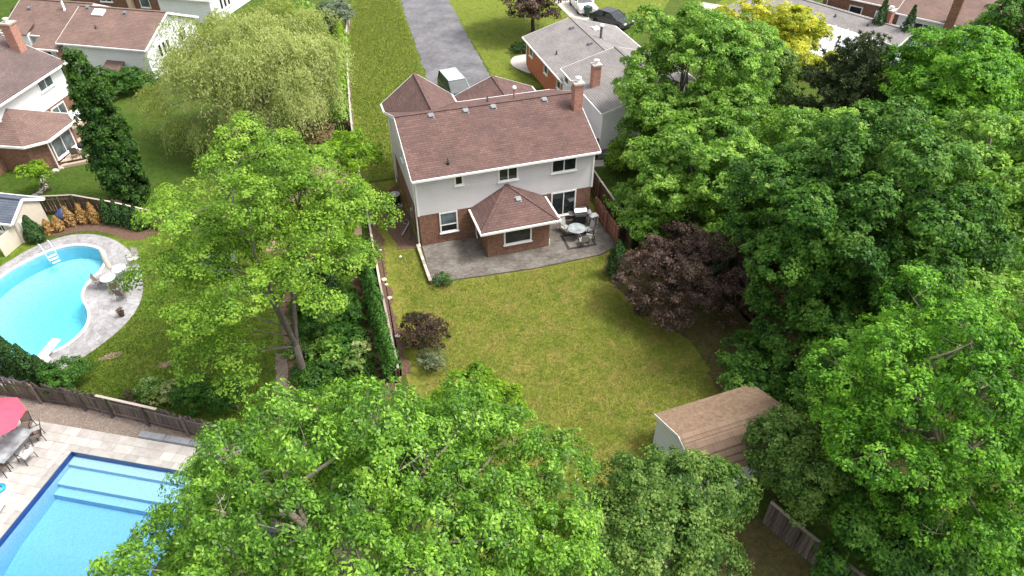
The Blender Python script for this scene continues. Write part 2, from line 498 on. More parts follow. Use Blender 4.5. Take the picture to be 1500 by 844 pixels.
class MB:
    def __init__(s):
        s.v, s.f, s.mi = [], [], []
        s.cur = 0
    def add(s, vs, fs):
        o = len(s.v)
        s.v += [tuple(p) for p in vs]
        s.f += [tuple(i + o for i in f) for f in fs]
        s.mi += [s.cur] * len(fs)
        return s
    def box(s, x0, x1, y0, y1, z0, z1):
        return s.add([(x0, y0, z0), (x1, y0, z0), (x1, y1, z0), (x0, y1, z0), (x0, y0, z1), (x1, y0, z1), (x1, y1, z1), (x0, y1, z1)],
                     [(3, 2, 1, 0), (4, 5, 6, 7), (0, 1, 5, 4), (1, 2, 6, 5), (2, 3, 7, 6), (3, 0, 4, 7)])
    def obox(s, c, ax, ay, az, hx, hy, hz):
        c, ax, ay, az = Vector(c), Vector(ax), Vector(ay), Vector(az)
        vs = []
        for k in (-1, 1):
            for i, j in ((-1, -1), (1, -1), (1, 1), (-1, 1)):
                vs.append(c + ax * hx * i + ay * hy * j + az * hz * k)
        return s.add(vs, [(3, 2, 1, 0), (4, 5, 6, 7), (0, 1, 5, 4), (1, 2, 6, 5), (2, 3, 7, 6), (3, 0, 4, 7)])
    def beam(s, a, b, wd, ht, up=(0, 0, 1)):
        a, b, up = Vector(a), Vector(b), Vector(up)
        d = (b - a)
        L = d.length
        d.normalize()
        side = d.cross(up)
        if side.length < 1e-5: side = d.cross(Vector((1, 0, 0)))
        side.normalize()
        u2 = side.cross(d)
        return s.obox((a + b) / 2, d, side, u2, L / 2, wd / 2, ht / 2)
    def prism(s, poly, z0, z1):
        n = len(poly)
        ar = sum(poly[i][0] * poly[(i + 1) % n][1] - poly[(i + 1) % n][0] * poly[i][1] for i in range(n))
        if ar < 0: poly = poly[::-1]
        vs = [(p[0], p[1], z0) for p in poly] + [(p[0], p[1], z1) for p in poly]
        fs = [tuple(range(n))[::-1], tuple(range(n, 2 * n))] + [(i, (i + 1) % n, n + (i + 1) % n, n + i) for i in range(n)]
        return s.add(vs, fs)
    def slab(s, pts, th):
        """polygon (counter-clockwise from above) thickened downwards along its normal"""
        pts = [Vector(p) for p in pts]
        nn = Vector((0, 0, 0))
        for i in range(len(pts)):
            a, b = pts[i], pts[(i + 1) % len(pts)]
            nn += a.cross(b)
        nn.normalize()
        if nn.z < 0:
            pts = pts[::-1]; nn = -nn
        n = len(pts)
        vs = pts + [p - nn * th for p in pts]
        fs = [tuple(range(n)), tuple(range(n, 2 * n))[::-1]] + [((i + 1) % n, i, n + i, n + (i + 1) % n) for i in range(n)]
        return s.add(vs, fs)
    def tube(s, pts, rad, n=8, cap=True):
        pts = [Vector(p) for p in pts]
        if not isinstance(rad, (list, tuple)): rad = [rad] * len(pts)
        vs, fs = [], []
        ref = None
        for i, p in enumerate(pts):
            d = (pts[min(i + 1, len(pts) - 1)] - pts[max(i - 1, 0)])
            if d.length < 1e-7: d = Vector((0, 0, 1))
            d.normalize()
            if ref is None or abs(ref.dot(d)) > 0.95:
                ref = d.orthogonal().normalized()
            a = (ref - d * ref.dot(d)).normalized()
            b = d.cross(a)
            ref = a
            for k in range(n):
                t = 2 * math.pi * k / n
                vs.append(p + (a * math.cos(t) + b * math.sin(t)) * rad[i])
        for i in range(len(pts) - 1):
            for k in range(n):
                k2 = (k + 1) % n
                fs.append((i * n + k, i * n + k2, (i + 1) * n + k2, (i + 1) * n + k))
        if cap:
            fs.append(tuple(range(n))[::-1])
            fs.append(tuple(range((len(pts) - 1) * n, len(pts) * n)))
        return s.add(vs, fs)
    def lathe(s, prof, c=(0, 0, 0), n=20):
        vs, fs = [], []
        for r, z in prof:
            for k in range(n):
                t = 2 * math.pi * k / n
                vs.append((c[0] + r * math.cos(t), c[1] + r * math.sin(t), c[2] + z))
        for i in range(len(prof) - 1):
            for k in range(n):
                k2 = (k + 1) % n
                fs.append((i * n + k, i * n + k2, (i + 1) * n + k2, (i + 1) * n + k))
        fs.append(tuple(range(n))[::-1])
        fs.append(tuple(range((len(prof) - 1) * n, len(prof) * n)))
        return s.add(vs, fs)
    def mesh(s, name, mat, smooth=False):
        me = bpy.data.meshes.new(name)
        me.from_pydata(s.v, [], s.f)
        for mm in (mat if isinstance(mat, (list, tuple)) else [mat]):
            me.materials.append(mm)
        if any(s.mi): me.polygons.foreach_set('material_index', s.mi)
        uv = me.uv_layers.new(name='UVMap')
        buf = np.zeros(len(me.loops) * 2, dtype=np.float32)
        V = [Vector(p) for p in s.v]
        for p in me.polygons:
            nn = p.normal
            if abs(nn.z) > 0.985:
                u, v = Vector((1, 0, 0)), Vector((0, 1, 0))
            else:
                u = Vector((0, 0, 1)).cross(nn).normalized()
                v = nn.cross(u)
            for li in p.loop_indices:
                q = V[me.loops[li].vertex_index]
                buf[2 * li] = q.dot(u)
                buf[2 * li + 1] = q.dot(v)
        uv.data.foreach_set('uv', buf)
        if smooth:
            me.polygons.foreach_set('use_smooth', [True] * len(me.polygons))
        return me
    def build(s, name, mat, parent=None, smooth=False, bevel=0.0):
        o = link(name, s.mesh(name, mat, smooth), parent)
        if bevel:
            b = o.modifiers.new('bevel', 'BEVEL')
            b.width = bevel
            b.segments = 2
            b.limit_method = 'ANGLE'
        return o

def sheet(name, poly, z, mat, th=0.0):
    m = MB()
    n = len(poly)
    ar = sum(poly[i][0] * poly[(i + 1) % n][1] - poly[(i + 1) % n][0] * poly[i][1] for i in range(n))
    if ar < 0: poly = poly[::-1]
    m.add([(p[0], p[1], z) for p in poly], [tuple(range(n))])
    return tag(m.build(name, mat), kind='structure')

def sheet_holes(name, outer, holes, z, mat):
    from mathutils.geometry import tessellate_polygon
    loops = [[Vector((p[0], p[1], 0)) for p in L] for L in [outer] + holes]
    tris = tessellate_polygon(loops)
    vs = [(p.x, p.y, z) for L in loops for p in L]
    fs = []
    for a, b, c in tris:
        A, B, C = vs[a], vs[b], vs[c]
        cr = (B[0] - A[0]) * (C[1] - A[1]) - (B[1] - A[1]) * (C[0] - A[0])
        fs.append((a, b, c) if cr > 0 else (a, c, b))
    return tag(MB().add(vs, fs).build(name, mat), kind='structure')

def smooth_poly(pts, per=6):
    out = []
    n = len(pts)
    for i in range(n):
        p0, p1, p2, p3 = (np.array(pts[(i + k) % n], float) for k in (-1, 0, 1, 2))
        for k in range(per):
            t = k / per
            out.append(tuple(0.5 * ((2 * p1) + (-p0 + p2) * t + (2 * p0 - 5 * p1 + 4 * p2 - p3) * t * t + (-p0 + 3 * p1 - 3 * p2 + p3) * t ** 3)))
    return out

def ragged(poly, amp, seed, step=0.5):
    r = random.Random(seed)
    out = []
    n = len(poly)
    for i in range(n):
        a, b = np.array(poly[i], float), np.array(poly[(i + 1) % n], float)
        k = max(1, int(np.linalg.norm(b - a) / step))
        for j in range(k):
            p = a + (b - a) * j / k
            out.append((p[0] + r.uniform(-amp, amp), p[1] + r.uniform(-amp, amp)))
    return out

# ------------------------------------------------------------------ the ground and everything flat on it
# openings for the two pools
KW = smooth_poly([(-23.2, 6.0), (-22.1, 6.6), (-20.9, 6.65), (-19.7, 6.0), (-19.05, 4.9), (-19.1, 3.6), (-19.75, 2.3), (-19.85, 1.1), (-19.3, -0.5), (-19.35, -1.9), (-20.3, -3.1), (-22, -3.4), (-24.2, -2.4), (-25.4, 0.2), (-25.3, 3.0), (-24.5, 4.8)], 5)
PU = Vector((0.88, -0.475, 0)).normalized()
angP = math.atan2(PU.y, PU.x)
def toW(x, y):
    ca, sa = math.cos(angP), math.sin(angP)
    return (-18.68 + x * ca - y * sa, -10.63 + x * sa + y * ca)
RPH = [toW(-0.05, 0.05), toW(7.05, 0.05), toW(7.05, -11.05), toW(-0.05, -11.05)]
sheet_holes('ground', [(-700, -700), (700, -700), (700, 700), (-700, 700)], [KW, RPH], 0.0, M['ground'])
sheet('lawn', [(-3.2, -17.4), (-7.0, -27.0), (3.9, -27.0), (3.9, -20.2), (8, -19.2), (12.0, -17.5), (12.3, -6), (12.0, 8.5), (0, 8.5), (-2.6, 8.5)], 0.006, M['grass_back'])
sheet('lawn', ragged([(-2.6, 8.9), (7, 8.9), (5.6, 25), (7.4, 48), (8.0, 62), (3.5, 62), (2.0, 49), (-0.1, 36), (-1.8, 21)], 0.1, 3, 1.0), 0.008, M['grass_front'])
sheet('lawn', ragged([(11.4, 20), (15.2, 20), (13.8, 25.5), (15.2, 30), (24, 33.8), (24, 62), (14, 62), (12.4, 46), (11.8, 32)], 0.1, 4, 1.0), 0.008, M['grass_front'])
sheet_holes('lawn', [(-27, -5.2), (-8.8, -12.8), (-9.4, -9), (-9.0, -3), (-9.2, 3), (-15.5, 6.6), (-27, 8.4)], [KW], 0.006, M['grass_left'])
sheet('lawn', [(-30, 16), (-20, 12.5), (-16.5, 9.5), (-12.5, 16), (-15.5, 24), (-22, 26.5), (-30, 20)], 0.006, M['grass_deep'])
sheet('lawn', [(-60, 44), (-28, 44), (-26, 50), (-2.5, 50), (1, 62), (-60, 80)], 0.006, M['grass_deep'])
sheet('lawn', [(27.4, 33.5), (33, 33), (40, 42), (34, 50), (29, 50)], 0.006, M['grass_front'])
sheet('lawn', [(44.4, 26.5), (46.2, 25.0), (50, 33), (44, 37), (38, 33)], 0.006, M['grass_front'])
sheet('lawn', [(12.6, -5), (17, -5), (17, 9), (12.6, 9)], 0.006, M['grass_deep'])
sheet('lawn', [(4, -22.5), (10.0, -23.2), (11.0, -28), (4, -29)], 0.006, M['litter'])  # brown litter ground; its dark colour also paints in the tree shade
# beds
sheet('garden_bed', ragged(smooth_poly([(10.2, -5.6), (12.4, -4.4), (20, -6), (24, -20), (16, -24), (12.2, -18.3), (11.9, -15.4), (12.6, -13.2), (11.4, -11.4), (10.2, -8.4)]), 0.4, 31, 0.3), 0.012, M['litter'])
sheet('garden_bed', ragged([(-3.4, -10.6), (-2.75, -10.6), (-2.75, -6), (-2.6, -2), (-2.2, 1.5), (-2.5, 4.5), (-2.8, 4.5)], 0.16, 5, 0.25), 0.012, M['soil'])
sheet('garden_bed', smooth_poly([(-9.2, -11.5), (-8.9, -8), (-8.9, -4), (-8.5, -1), (-8.9, 2.2), (-3.6, 2.2), (-3.5, -4), (-3.6, -11.5)]), 0.012, M['soil'])
sheet('garden_bed', ragged([(-9.4, 2.6), (-3.3, 2.6), (-2.75, 10.5), (-2.5, 12.0), (-5.5, 12.6), (-8.5, 9)], 0.2, 7), 0.012, M['soil_tan'])
sheet('garden_bed', smooth_poly([(-24.2, 8.9), (-21, 9.9), (-18, 8.6), (-15.8, 7.0), (-17.5, 6.2), (-20, 8.1), (-22.5, 8.3)]), 0.012, M['soil'])
sheet('garden_bed', ragged([(-0.12, -0.2), (-1.5, 0.2), (-1.9, 3.5), (-1.2, 7), (-0.12, 8)], 0.12, 8), 0.012, M['soil'])
sheet('garden_bed', ragged([(-9.55, -11.5), (-9.0, -11.5), (-8.75, -7.2), (-9.35, -7.0)], 0.06, 9), 0.016, M['gravel'])
for k, (x, y, rx, ry, mt) in enumerate([(-17.75, -4.5, 0.5, 0.22, 'soil_tan'), (-14.9, -6.0, 0.35, 0.16, 'soil_tan'), (-19.3, 10.9, 2.0, 0.9, 'soil_tan'), (-22.5, 11.8, 1.6, 0.5, 'soil_tan')]):
    sheet('bare_patch', ragged([(x + rx * math.cos(t), y + ry * math.sin(t)) for t in np.linspace(0, 6.28, 11)[:-1]], 0.12, 20 + k, 0.2), 0.014, M[mt])
# driveways and walks
sheet('driveway', ragged([(5.85, 15.4), (12.2, 15.4), (11.4, 20), (11.35, 24.4), (12.0, 36), (12.6, 46), (13.6, 62), (8.0, 62), (7.3, 47), (6.3, 34), (5.7, 25)], 0.1, 11, 0.35), 0.014, M['asphalt'])
sheet('driveway', [(20.5, 26), (27.3, 26), (27.5, 33.5), (29.2, 50), (24.2, 50), (23.8, 33.6)], 0.014, M['concrete'])
sheet('front_walk', smooth_poly([(15.0, 23.2), (14.0, 25.2), (14.3, 26.8), (15.6, 27.6), (20.6, 27.8), (20.6, 26.0), (16, 25.6), (15.2, 24.5)], 4), 0.016, M['concrete'])
sheet('side_walk', [(40, 36), (48, 27.5), (46.6, 25.4), (38, 34)], 0.016, M['concrete'])

# main patio with a low brick retaining edge
mp = MB().prism([(-0.2, -3.75), (2.2, -3.95), (6.0, -4.25), (10.4, -4.2), (11.75, -3.7), (11.75, -0.02), (0, -0.02)], -0.1, 0.1)
tag(mp.build('patio', M['patio']), kind='structure')

# ------------------------------------------------------------------ foliage
def fast_mesh(name, verts, quads, cols, mat, smooth=False):
    me = bpy.data.meshes.new(name)
    nv, nf = len(verts), len(quads)
    k = quads.shape[1]
    me.vertices.add(nv)
    me.vertices.foreach_set('co', verts.astype(np.float32).ravel())
    me.loops.add(nf * k)
    me.loops.foreach_set('vertex_index', quads.astype(np.int32).ravel())
    me.polygons.add(nf)
    me.polygons.foreach_set('loop_start', np.arange(0, nf * k, k, dtype=np.int32))
    me.update(calc_edges=True)
    at = me.attributes.new('leaf_col', 'FLOAT_COLOR', 'POINT')
    c4 = np.ones((nv, 4), np.float32)
    c4[:, :3] = cols
    at.data.foreach_set('color', c4.ravel())
    me.materials.append(mat)
    me.validate()
    return me

def unit(a):
    return a / np.maximum(np.linalg.norm(a, axis=-1, keepdims=True), 1e-9)

def leaves(rng, pos, nrm, size, cols, aspect=0.5, droop=0.4, axis=None, fold=0.18, tri=False):
    """one folded rhombic leaf of two triangles-pairs at each position"""
    n = len(pos)
    if axis is None:
        a = rng.normal(size=(n, 3))
        a[:, 2] -= droop * 1.6
    else:
        a = axis + rng.normal(size=(n, 3)) * 0.25
    a = unit(a - nrm * np.sum(a * nrm, 1, keepdims=True))
    a[:, 2] -= droop * 0.35
    a = unit(a)
    b = unit(np.cross(nrm, a))
    L = size * rng.uniform(0.7, 1.3, (n, 1))
    W = L * aspect * rng.uniform(0.8, 1.2, (n, 1))
    p0 = pos - a * L * 0.5
    p2 = pos + a * L * 0.5
    mid = pos - a * L * 0.06
    up = nrm * W * fold
    p1 = mid + b * W + up
    p3 = mid - b * W + up
    if tri:
        v = np.stack([p0 + b * W * 0.9 + up, p2, p0 - b * W * 0.9 + up], 1).reshape(-1, 3)
        return v, np.arange(n * 3).reshape(n, 3), np.repeat(cols, 3, 0)
    v = np.stack([p0, p1, p2, p3], 1).reshape(-1, 3)
    q = np.arange(n * 4).reshape(n, 4)
    # two triangles folded along the mid rib
    t = np.stack([q[:, [0, 2, 1]], q[:, [0, 3, 2]]], 1).reshape(-1, 3)
    return v, t, np.repeat(cols, 4, 0)

def envelope(rng, c, R, n, lr, zmin=-0.55, shell=(0.55, 0.9), zfac=(0.62, 0.85), sp=0.9):
    """lobes spread through an ellipsoidal crown"""
    c, R = np.array(c, float), np.array(R, float)
    pts = []
    tries = 0
    while len(pts) < n and tries < 4000:
        tries += 1
        d = unit(rng.normal(size=3))
        if d[2] < zmin: continue
        p = c + d * R * rng.uniform(*shell)
        if all(np.linalg.norm((p - q[:3]) / R) > sp / n ** 0.42 for q in pts):
            r = lr * rng.uniform(0.72, 1.3)
            pts.append(np.array([*p, r, r, r * rng.uniform(*zfac)]))
    return np.array(pts)

def crown_leaves(rng, lobes, leaf, dens, per, tr, pal, droop=0.4, aspect=0.5, zlow=-0.3, flat=0.6, upn=0.55, outer_only=0.66, tipgain=0.35, tri=True):
    P, Nn, C = [], [], []
    pal = np.array(pal, float)
    for L in lobes:
        c, r = L[:3], L[3:]
        area = 4 * math.pi * ((r[0] * r[1]) ** 1.6 / 3 + 2 * (r[0] * r[2]) ** 1.6 / 3) ** (1 / 1.6)
        nt_ = max(4, int(area * dens))
        d = unit(rng.normal(size=(nt_ * 2, 3)))
        d = d[d[:, 2] > zlow][:nt_]
        t = c + d * r * rng.uniform(0.7, 1.06, (len(d), 1))
        keep = np.ones(len(t), bool)
        for L2 in lobes:
            if L2 is L: continue
            keep &= np.sum(((t - L2[:3]) / L2[3:]) ** 2, 1) > outer_only ** 2
        t, d = t[keep], d[keep]
        if len(t) == 0: continue
        nt_ = len(t)
        lob_s = rng.normal(0, 0.12)
        ts = rng.normal(0, 0.2, nt_) + lob_s
        rr = tr * rng.uniform(0.6, 1.35, (nt_, 1, 1))
        e = unit(rng.normal(size=(nt_, per, 3)) + d[:, None, :] * 0.75 + np.array([0, 0, 0.6]))
        off = e * rr * rng.uniform(0.45, 1.0, (nt_, per, 1)) ** 0.7 * np.array([1, 1, flat])
        pos = t[:, None, :] + off
        nrm = unit(e * 0.55 + d[:, None, :] * 0.45 + np.array([0, 0, upn]) + rng.normal(size=(nt_, per, 3)) * 0.38)
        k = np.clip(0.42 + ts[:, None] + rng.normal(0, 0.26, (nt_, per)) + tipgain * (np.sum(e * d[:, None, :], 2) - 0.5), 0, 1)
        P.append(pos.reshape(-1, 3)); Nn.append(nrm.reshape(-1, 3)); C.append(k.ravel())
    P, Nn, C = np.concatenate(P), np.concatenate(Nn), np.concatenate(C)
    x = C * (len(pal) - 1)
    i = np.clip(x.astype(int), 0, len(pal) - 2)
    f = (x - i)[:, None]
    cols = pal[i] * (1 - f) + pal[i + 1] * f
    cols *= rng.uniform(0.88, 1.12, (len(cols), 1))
    return leaves(rng, P, Nn, leaf, cols, aspect, droop, tri=tri)

def trunk_mesh(rng, base, fork, lobes, r0, twigs=3, stems=1, limb_r=0.35, nlead=3):
    """trunk that splits into a few leaders; every lobe hangs on a limb that leaves its leader lower down"""
    m = MB()
    base = np.array(base, float)
    fork = np.array(fork, float)
    for s in range(stems):
        b = base + (np.array([rng.normal() * 0.25, rng.normal() * 0.25, 0]) if stems > 1 else 0)
        mid = (b + fork) / 2 + np.array([rng.normal() * 0.1, rng.normal() * 0.1, 0])
        m.tube([b - np.array([0, 0, 0.25]), b + np.array([0, 0, 0.2]), mid, fork], [r0 * 1.35, r0 * 1.05, r0 * 0.9, r0 * 0.8], 9)
    lobes = np.array(lobes)
    c0 = lobes[:, :3].mean(0)
    top = lobes[:, 2].max()
    ext = np.abs(lobes[:, :2] - c0[:2]).max(0)
    leads = []
    a0 = rng.uniform(0, 6.28)
    for k in range(nlead):
        a = a0 + k * 6.28 / nlead
        tgt = np.array([c0[0] + 0.42 * ext[0] * math.cos(a), c0[1] + 0.42 * ext[1] * math.sin(a), fork[2] + (top - fork[2]) * rng.uniform(0.8, 0.95)])
        m1 = fork * 0.62 + tgt * 0.38 + np.array([rng.normal() * 0.15, rng.normal() * 0.15, 0.0])
        m2 = fork * 0.25 + tgt * 0.75 + np.array([rng.normal() * 0.25, rng.normal() * 0.25, 0.0])
        pts = [fork - np.array([0, 0, 0.15]), m1, m2, tgt]
        m.tube(pts, [r0 * 0.7, r0 * 0.5, r0 * 0.3, r0 * 0.08], 7, False)
        leads.append(np.concatenate([pts[i] + (pts[i + 1] - pts[i]) * np.linspace(0, 1, 7)[:, None] for i in range(3)]))
    for L in lobes:
        c = L[:3]
        best, start = 1e9, None
        for ld in leads:
            hd = np.linalg.norm(ld[:, :2] - c[:2], axis=1)
            cost = np.abs(ld[:, 2] - (c[2] - 0.55 * hd)) + 0.35 * hd
            k = int(cost.argmin())
            if cost[k] < best: best, start = cost[k], ld[k]
        d = np.linalg.norm(c - start)
        mid = start * 0.5 + c * 0.5 + rng.normal(size=3) * 0.2 * min(2, d) + np.array([0, 0, 0.1 * d])
        rl = r0 * limb_r * (0.45 + 0.07 * d)
        m.tube([start, mid, c], [rl, rl * 0.6, rl * 0.22], 5, False)
        for _ in range(twigs):
            e = unit(rng.normal(size=3) + np.array([0, 0, 0.35]))
            s0 = mid * 0.5 + c * 0.5 if rng.random() < 0.5 else c
            m.tube([s0, s0 + (c - s0) * 0.3 + e * L[3:] * 0.5, c + e * L[3:] * 0.95], [rl * 0.25, rl * 0.16, rl * 0.05], 3, False)
    return m

def tree(name, label, base, lobes, fork, pal, leaf=0.16, dens=3.0, per=26, tr=0.5, r0=0.22, seed=1, cat='tree', bark='bark', group=None, twigs=3, mat='leaf', stems=1, limb_r=0.35, **kw):
    rng = np.random.default_rng(seed)
    root = thing(name, label, cat, (base[0], base[1], 0), 0, group)
    off = np.array([base[0], base[1], 0.0])
    lb = np.array(lobes, float)
    lb[:, :3] -= off
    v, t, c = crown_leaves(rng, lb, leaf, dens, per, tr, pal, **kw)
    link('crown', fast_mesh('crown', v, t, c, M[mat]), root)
    tm = trunk_mesh(rng, (0, 0, 0), np.array(fork, float) - off, lb, r0, twigs, stems=stems, limb_r=limb_r)
    tm.build('trunk', M[bark], root, True)
    return root

PAL_MAPLE = [(0.0539, 0.1388, 0.0132), (0.1138, 0.259, 0.0245), (0.1968, 0.3853, 0.0376), (0.3208, 0.5304, 0.0647)]
PAL_LOCUST = [(0.0858, 0.1744, 0.017), (0.161, 0.3041, 0.0292), (0.2416, 0.4004, 0.0438), (0.3432, 0.4966, 0.068)]
PAL_NORWAY = [(0.0259, 0.0864, 0.0108), (0.054, 0.1566, 0.0173), (0.1026, 0.2376, 0.0281), (0.1782, 0.324, 0.054)]
PAL_ASH = [(0.0488, 0.1515, 0.0145), (0.1086, 0.279, 0.0219), (0.1794, 0.3945, 0.0328), (0.2723, 0.51, 0.051)]
PAL_MID = [(0.0771, 0.1748, 0.0242), (0.1543, 0.3106, 0.0421), (0.2536, 0.4386, 0.0646), (0.3975, 0.5744, 0.1216)]
PAL_WILLOW = [(0.2, 0.255, 0.065), (0.32, 0.375, 0.115), (0.43, 0.465, 0.18), (0.55, 0.56, 0.26)]
PAL_YELLOW = [(0.22, 0.27, 0.02), (0.4, 0.43, 0.035), (0.55, 0.54, 0.05), (0.66, 0.62, 0.09)]
PAL_PURPLE = [(0.05, 0.031, 0.026), (0.095, 0.06, 0.05), (0.165, 0.105, 0.085), (0.25, 0.175, 0.14)]
PAL_BLUEGREEN = [(0.045, 0.11, 0.02), (0.1, 0.2, 0.034), (0.175, 0.29, 0.055), (0.29, 0.4, 0.11)]
PAL_CONIFER = [(0.0144, 0.042, 0.012), (0.0264, 0.072, 0.0168), (0.0456, 0.108, 0.0216), (0.072, 0.15, 0.03)]
PAL_THUJA = [(0.0231, 0.0788, 0.0126), (0.0473, 0.1365, 0.0189), (0.0788, 0.1995, 0.0252), (0.1155, 0.252, 0.0315)]
PAL_LIME = [(0.09, 0.19, 0.012), (0.16, 0.3, 0.016), (0.23, 0.38, 0.02), (0.3, 0.45, 0.03)]
PAL_RUST = [(0.2, 0.1, 0.03), (0.34, 0.19, 0.06), (0.45, 0.27, 0.1), (0.55, 0.36, 0.15)]
PAL_PINE = [(0.036, 0.054, 0.024), (0.066, 0.096, 0.042), (0.108, 0.138, 0.0624), (0.156, 0.18, 0.09)]
PAL_VARIEG = [(0.16, 0.25, 0.06), (0.28, 0.36, 0.11), (0.42, 0.46, 0.2), (0.55, 0.56, 0.32)]

def env(seed, *a, **k):
    return envelope(np.random.default_rng(seed), *a, **k)

# ------------------------------------------------------------------ building helpers
def window(root, c, right, nrm, w_, h_, bars=1, frame=0.09, proud=0.06, glass='glass', name='window', hbar=None, pane2=None, trim='white'):
    """framed window: c = centre on the wall, right / nrm = wall axes; the panes sit inside the frame"""
    c, right, nrm = Vector(c), Vector(right).normalized(), Vector(nrm).normalized()
    up = Vector((0, 0, 1))
    m = MB()
    o = c + nrm * proud / 2
    m.obox(o + up * (h_ / 2 - frame / 2), right, nrm, up, w_ / 2, proud / 2, frame / 2)
    m.obox(o - up * (h_ / 2 - frame / 2), right, nrm, up, w_ / 2, proud / 2, frame / 2)
    for s in (-1, 1):
        m.obox(o + right * s * (w_ / 2 - frame / 2), right, nrm, up, frame / 2, proud / 2, h_ / 2 - frame)
    iw, ih = w_ - 2 * frame, h_ - 2 * frame
    for k in range(1, bars + 1):
        x = -iw / 2 + iw * k / (bars + 1)
        m.obox(o + right * x - nrm * 0.008, right, nrm, up, 0.03, proud / 2 - 0.008, ih / 2)
    if hbar is not None:
        m.obox(o + up * (-ih / 2 + ih * hbar) - nrm * 0.008, right, nrm, up, iw / 2, proud / 2 - 0.008, 0.035)
    wo_ = m.build(name, M[trim], root)
    n = bars + 1
    for k in range(n):
        x0 = -iw / 2 + iw * k / n
        spans = [(-ih / 2, ih / 2, glass)] if hbar is None else [(-ih / 2, -ih / 2 + ih * hbar, glass), (-ih / 2 + ih * hbar, ih / 2, pane2 or glass)]
        for z0, z1, g in spans:
            p = MB().obox(c + nrm * 0.012 + right * (x0 + iw / n / 2) + up * (z0 + z1) / 2, right, nrm, up, iw / n / 2, 0.008, (z1 - z0) / 2)
            p.build('pane', M[g], wo_)
    s = MB().obox(c + nrm * (proud / 2 + 0.03) - up * (h_ / 2 + 0.03), right, nrm, up, w_ / 2 + 0.05, proud / 2 + 0.03, 0.03)
    s.build('sill', M[trim], wo_)
    return wo_

def door(root, c, right, nrm, w_, h_, mat='white', glassh=0.55):
    c, right, nrm = Vector(c), Vector(right).normalized(), Vector(nrm).normalized()
    up = Vector((0, 0, 1))
    d = MB().obox(c + nrm * 0.03, right, nrm, up, w_ / 2, 0.03, h_ / 2).build('door', M[mat], root)
    MB().obox(c + nrm * 0.065 + up * h_ * 0.05, right, nrm, up, w_ * 0.22, 0.01, h_ * glassh / 2).build('pane', M['glass'], d)
    MB().obox(c + nrm * 0.09 + right * w_ * 0.4, right, nrm, up, 0.03, 0.03, 0.03).build('handle', M['grey_metal'], d)
    return d

def gable(root, x0, x1, y0, y1, z0, ze, zr, axis='x', oe=0.4, orr=0.25, wall='siding', roof='roof_red', th=0.13, wall_name='wall', trim=True, gutters=(True, True)):
    """gable block: walls as one mesh, the two roof slopes as one mesh, rake boards and gutters as parts"""
    if axis == 'x':
        a0, a1, b0, b1 = x0, x1, y0, y1
        P = lambda a, b, z: (a, b, z)
    else:
        a0, a1, b0, b1 = y0, y1, x0, x1
        P = lambda a, b, z: (b, a, z)
    half = (b1 - b0) / 2
    s = (zr - ze) / (half + oe)
    zw = ze + s * oe - th * 1.1
    bm_ = (b0 + b1) / 2
    m = MB()
    vs = []
    for a in (a0, a1):
        vs += [P(a, b0, z0), P(a, b1, z0), P(a, b1, zw), P(a, bm_, zr - th * 1.1), P(a, b0, zw)]
    fs = [(0, 1, 2, 3, 4), (9, 8, 7, 6, 5), (0, 5, 6, 1), (1, 6, 7, 2), (2, 7, 8, 3), (3, 8, 9, 4), (4, 9, 5, 0)]
    if axis == 'x': fs = [f[::-1] for f in fs]
    m.add(vs, fs)
    wl = m.build(wall_name, M[wall], root)
    bpy_fix(wl)
    r = MB()
    for bb in (b0 - oe, b1 + oe):
        r.slab([P(a0 - orr, bb, ze), P(a1 + orr, bb, ze), P(a1 + orr, bm_, zr), P(a0 - orr, bm_, zr)], th)
    rf = r.build('roof', M[roof], root)
    rc = MB()
    rc.beam(P(a0 - orr, bm_, zr + 0.005), P(a1 + orr, bm_, zr + 0.005), 0.28, 0.035)
    rc.build('ridge_cap', M[roof], rf)
    if trim:
        for a, sg in ((a0 - orr, -1), (a1 + orr, 1)):
            t = MB()
            for bb in (b0 - oe, b1 + oe):
                t.beam(P(a + sg * 0.015, bb, ze - 0.1), P(a + sg * 0.015, bm_, zr - 0.1), 0.03, 0.2)
            t.build('rake_board', M['white'], root)
        for bb, sg, on in ((b0 - oe, -1, gutters[0]), (b1 + oe, 1, gutters[1])):
            if on:
                g = MB()
                g.beam(P(a0 - orr, bb + sg * 0.06, ze - 0.09), P(a1 + orr, bb + sg * 0.06, ze - 0.09), 0.11, 0.12)
                g.build('gutter', M['white'], root)
    return rf

def bpy_fix(o):
    bm = bmesh.new()
    bm.from_mesh(o.data)
    bmesh.ops.recalc_face_normals(bm, faces=bm.faces)
    bm.to_mesh(o.data)
    bm.free()
    reuv(o.data)

def reuv(me):
    uv = me.uv_layers.active or me.uv_layers.new(name='UVMap')
    for p in me.polygons:
        nn = p.normal
        if abs(nn.z) > 0.985:
            u, v = Vector((1, 0, 0)), Vector((0, 1, 0))
        else:
            u = Vector((0, 0, 1)).cross(nn).normalized()
            v = nn.cross(u)
        for li in p.loop_indices:
            q = me.vertices[me.loops[li].vertex_index].co
            uv.data[li].uv = (q.dot(u), q.dot(v))

def chimney(root, x, y, z0, z1, sx=0.45, sy=0.4, brick='brick', flues=1):
    c = MB().box(x - sx, x + sx, y - sy, y + sy, z0, z1).build('chimney', M[brick], root)
    MB().box(x - sx - 0.07, x + sx + 0.07, y - sy - 0.07, y + sy + 0.07, z1, z1 + 0.12).build('chimney_cap', M['concrete'], c)
    for k in range(flues):
        xx = x + (k - (flues - 1) / 2) * 0.4
        MB().lathe([(0.13, 0), (0.13, 0.22), (0.2, 0.24), (0.2, 0.3), (0.02, 0.36)], (xx, y, z1 + 0.12), 12).build('flue', M['vent'] if k else M['white'], c)
    return c

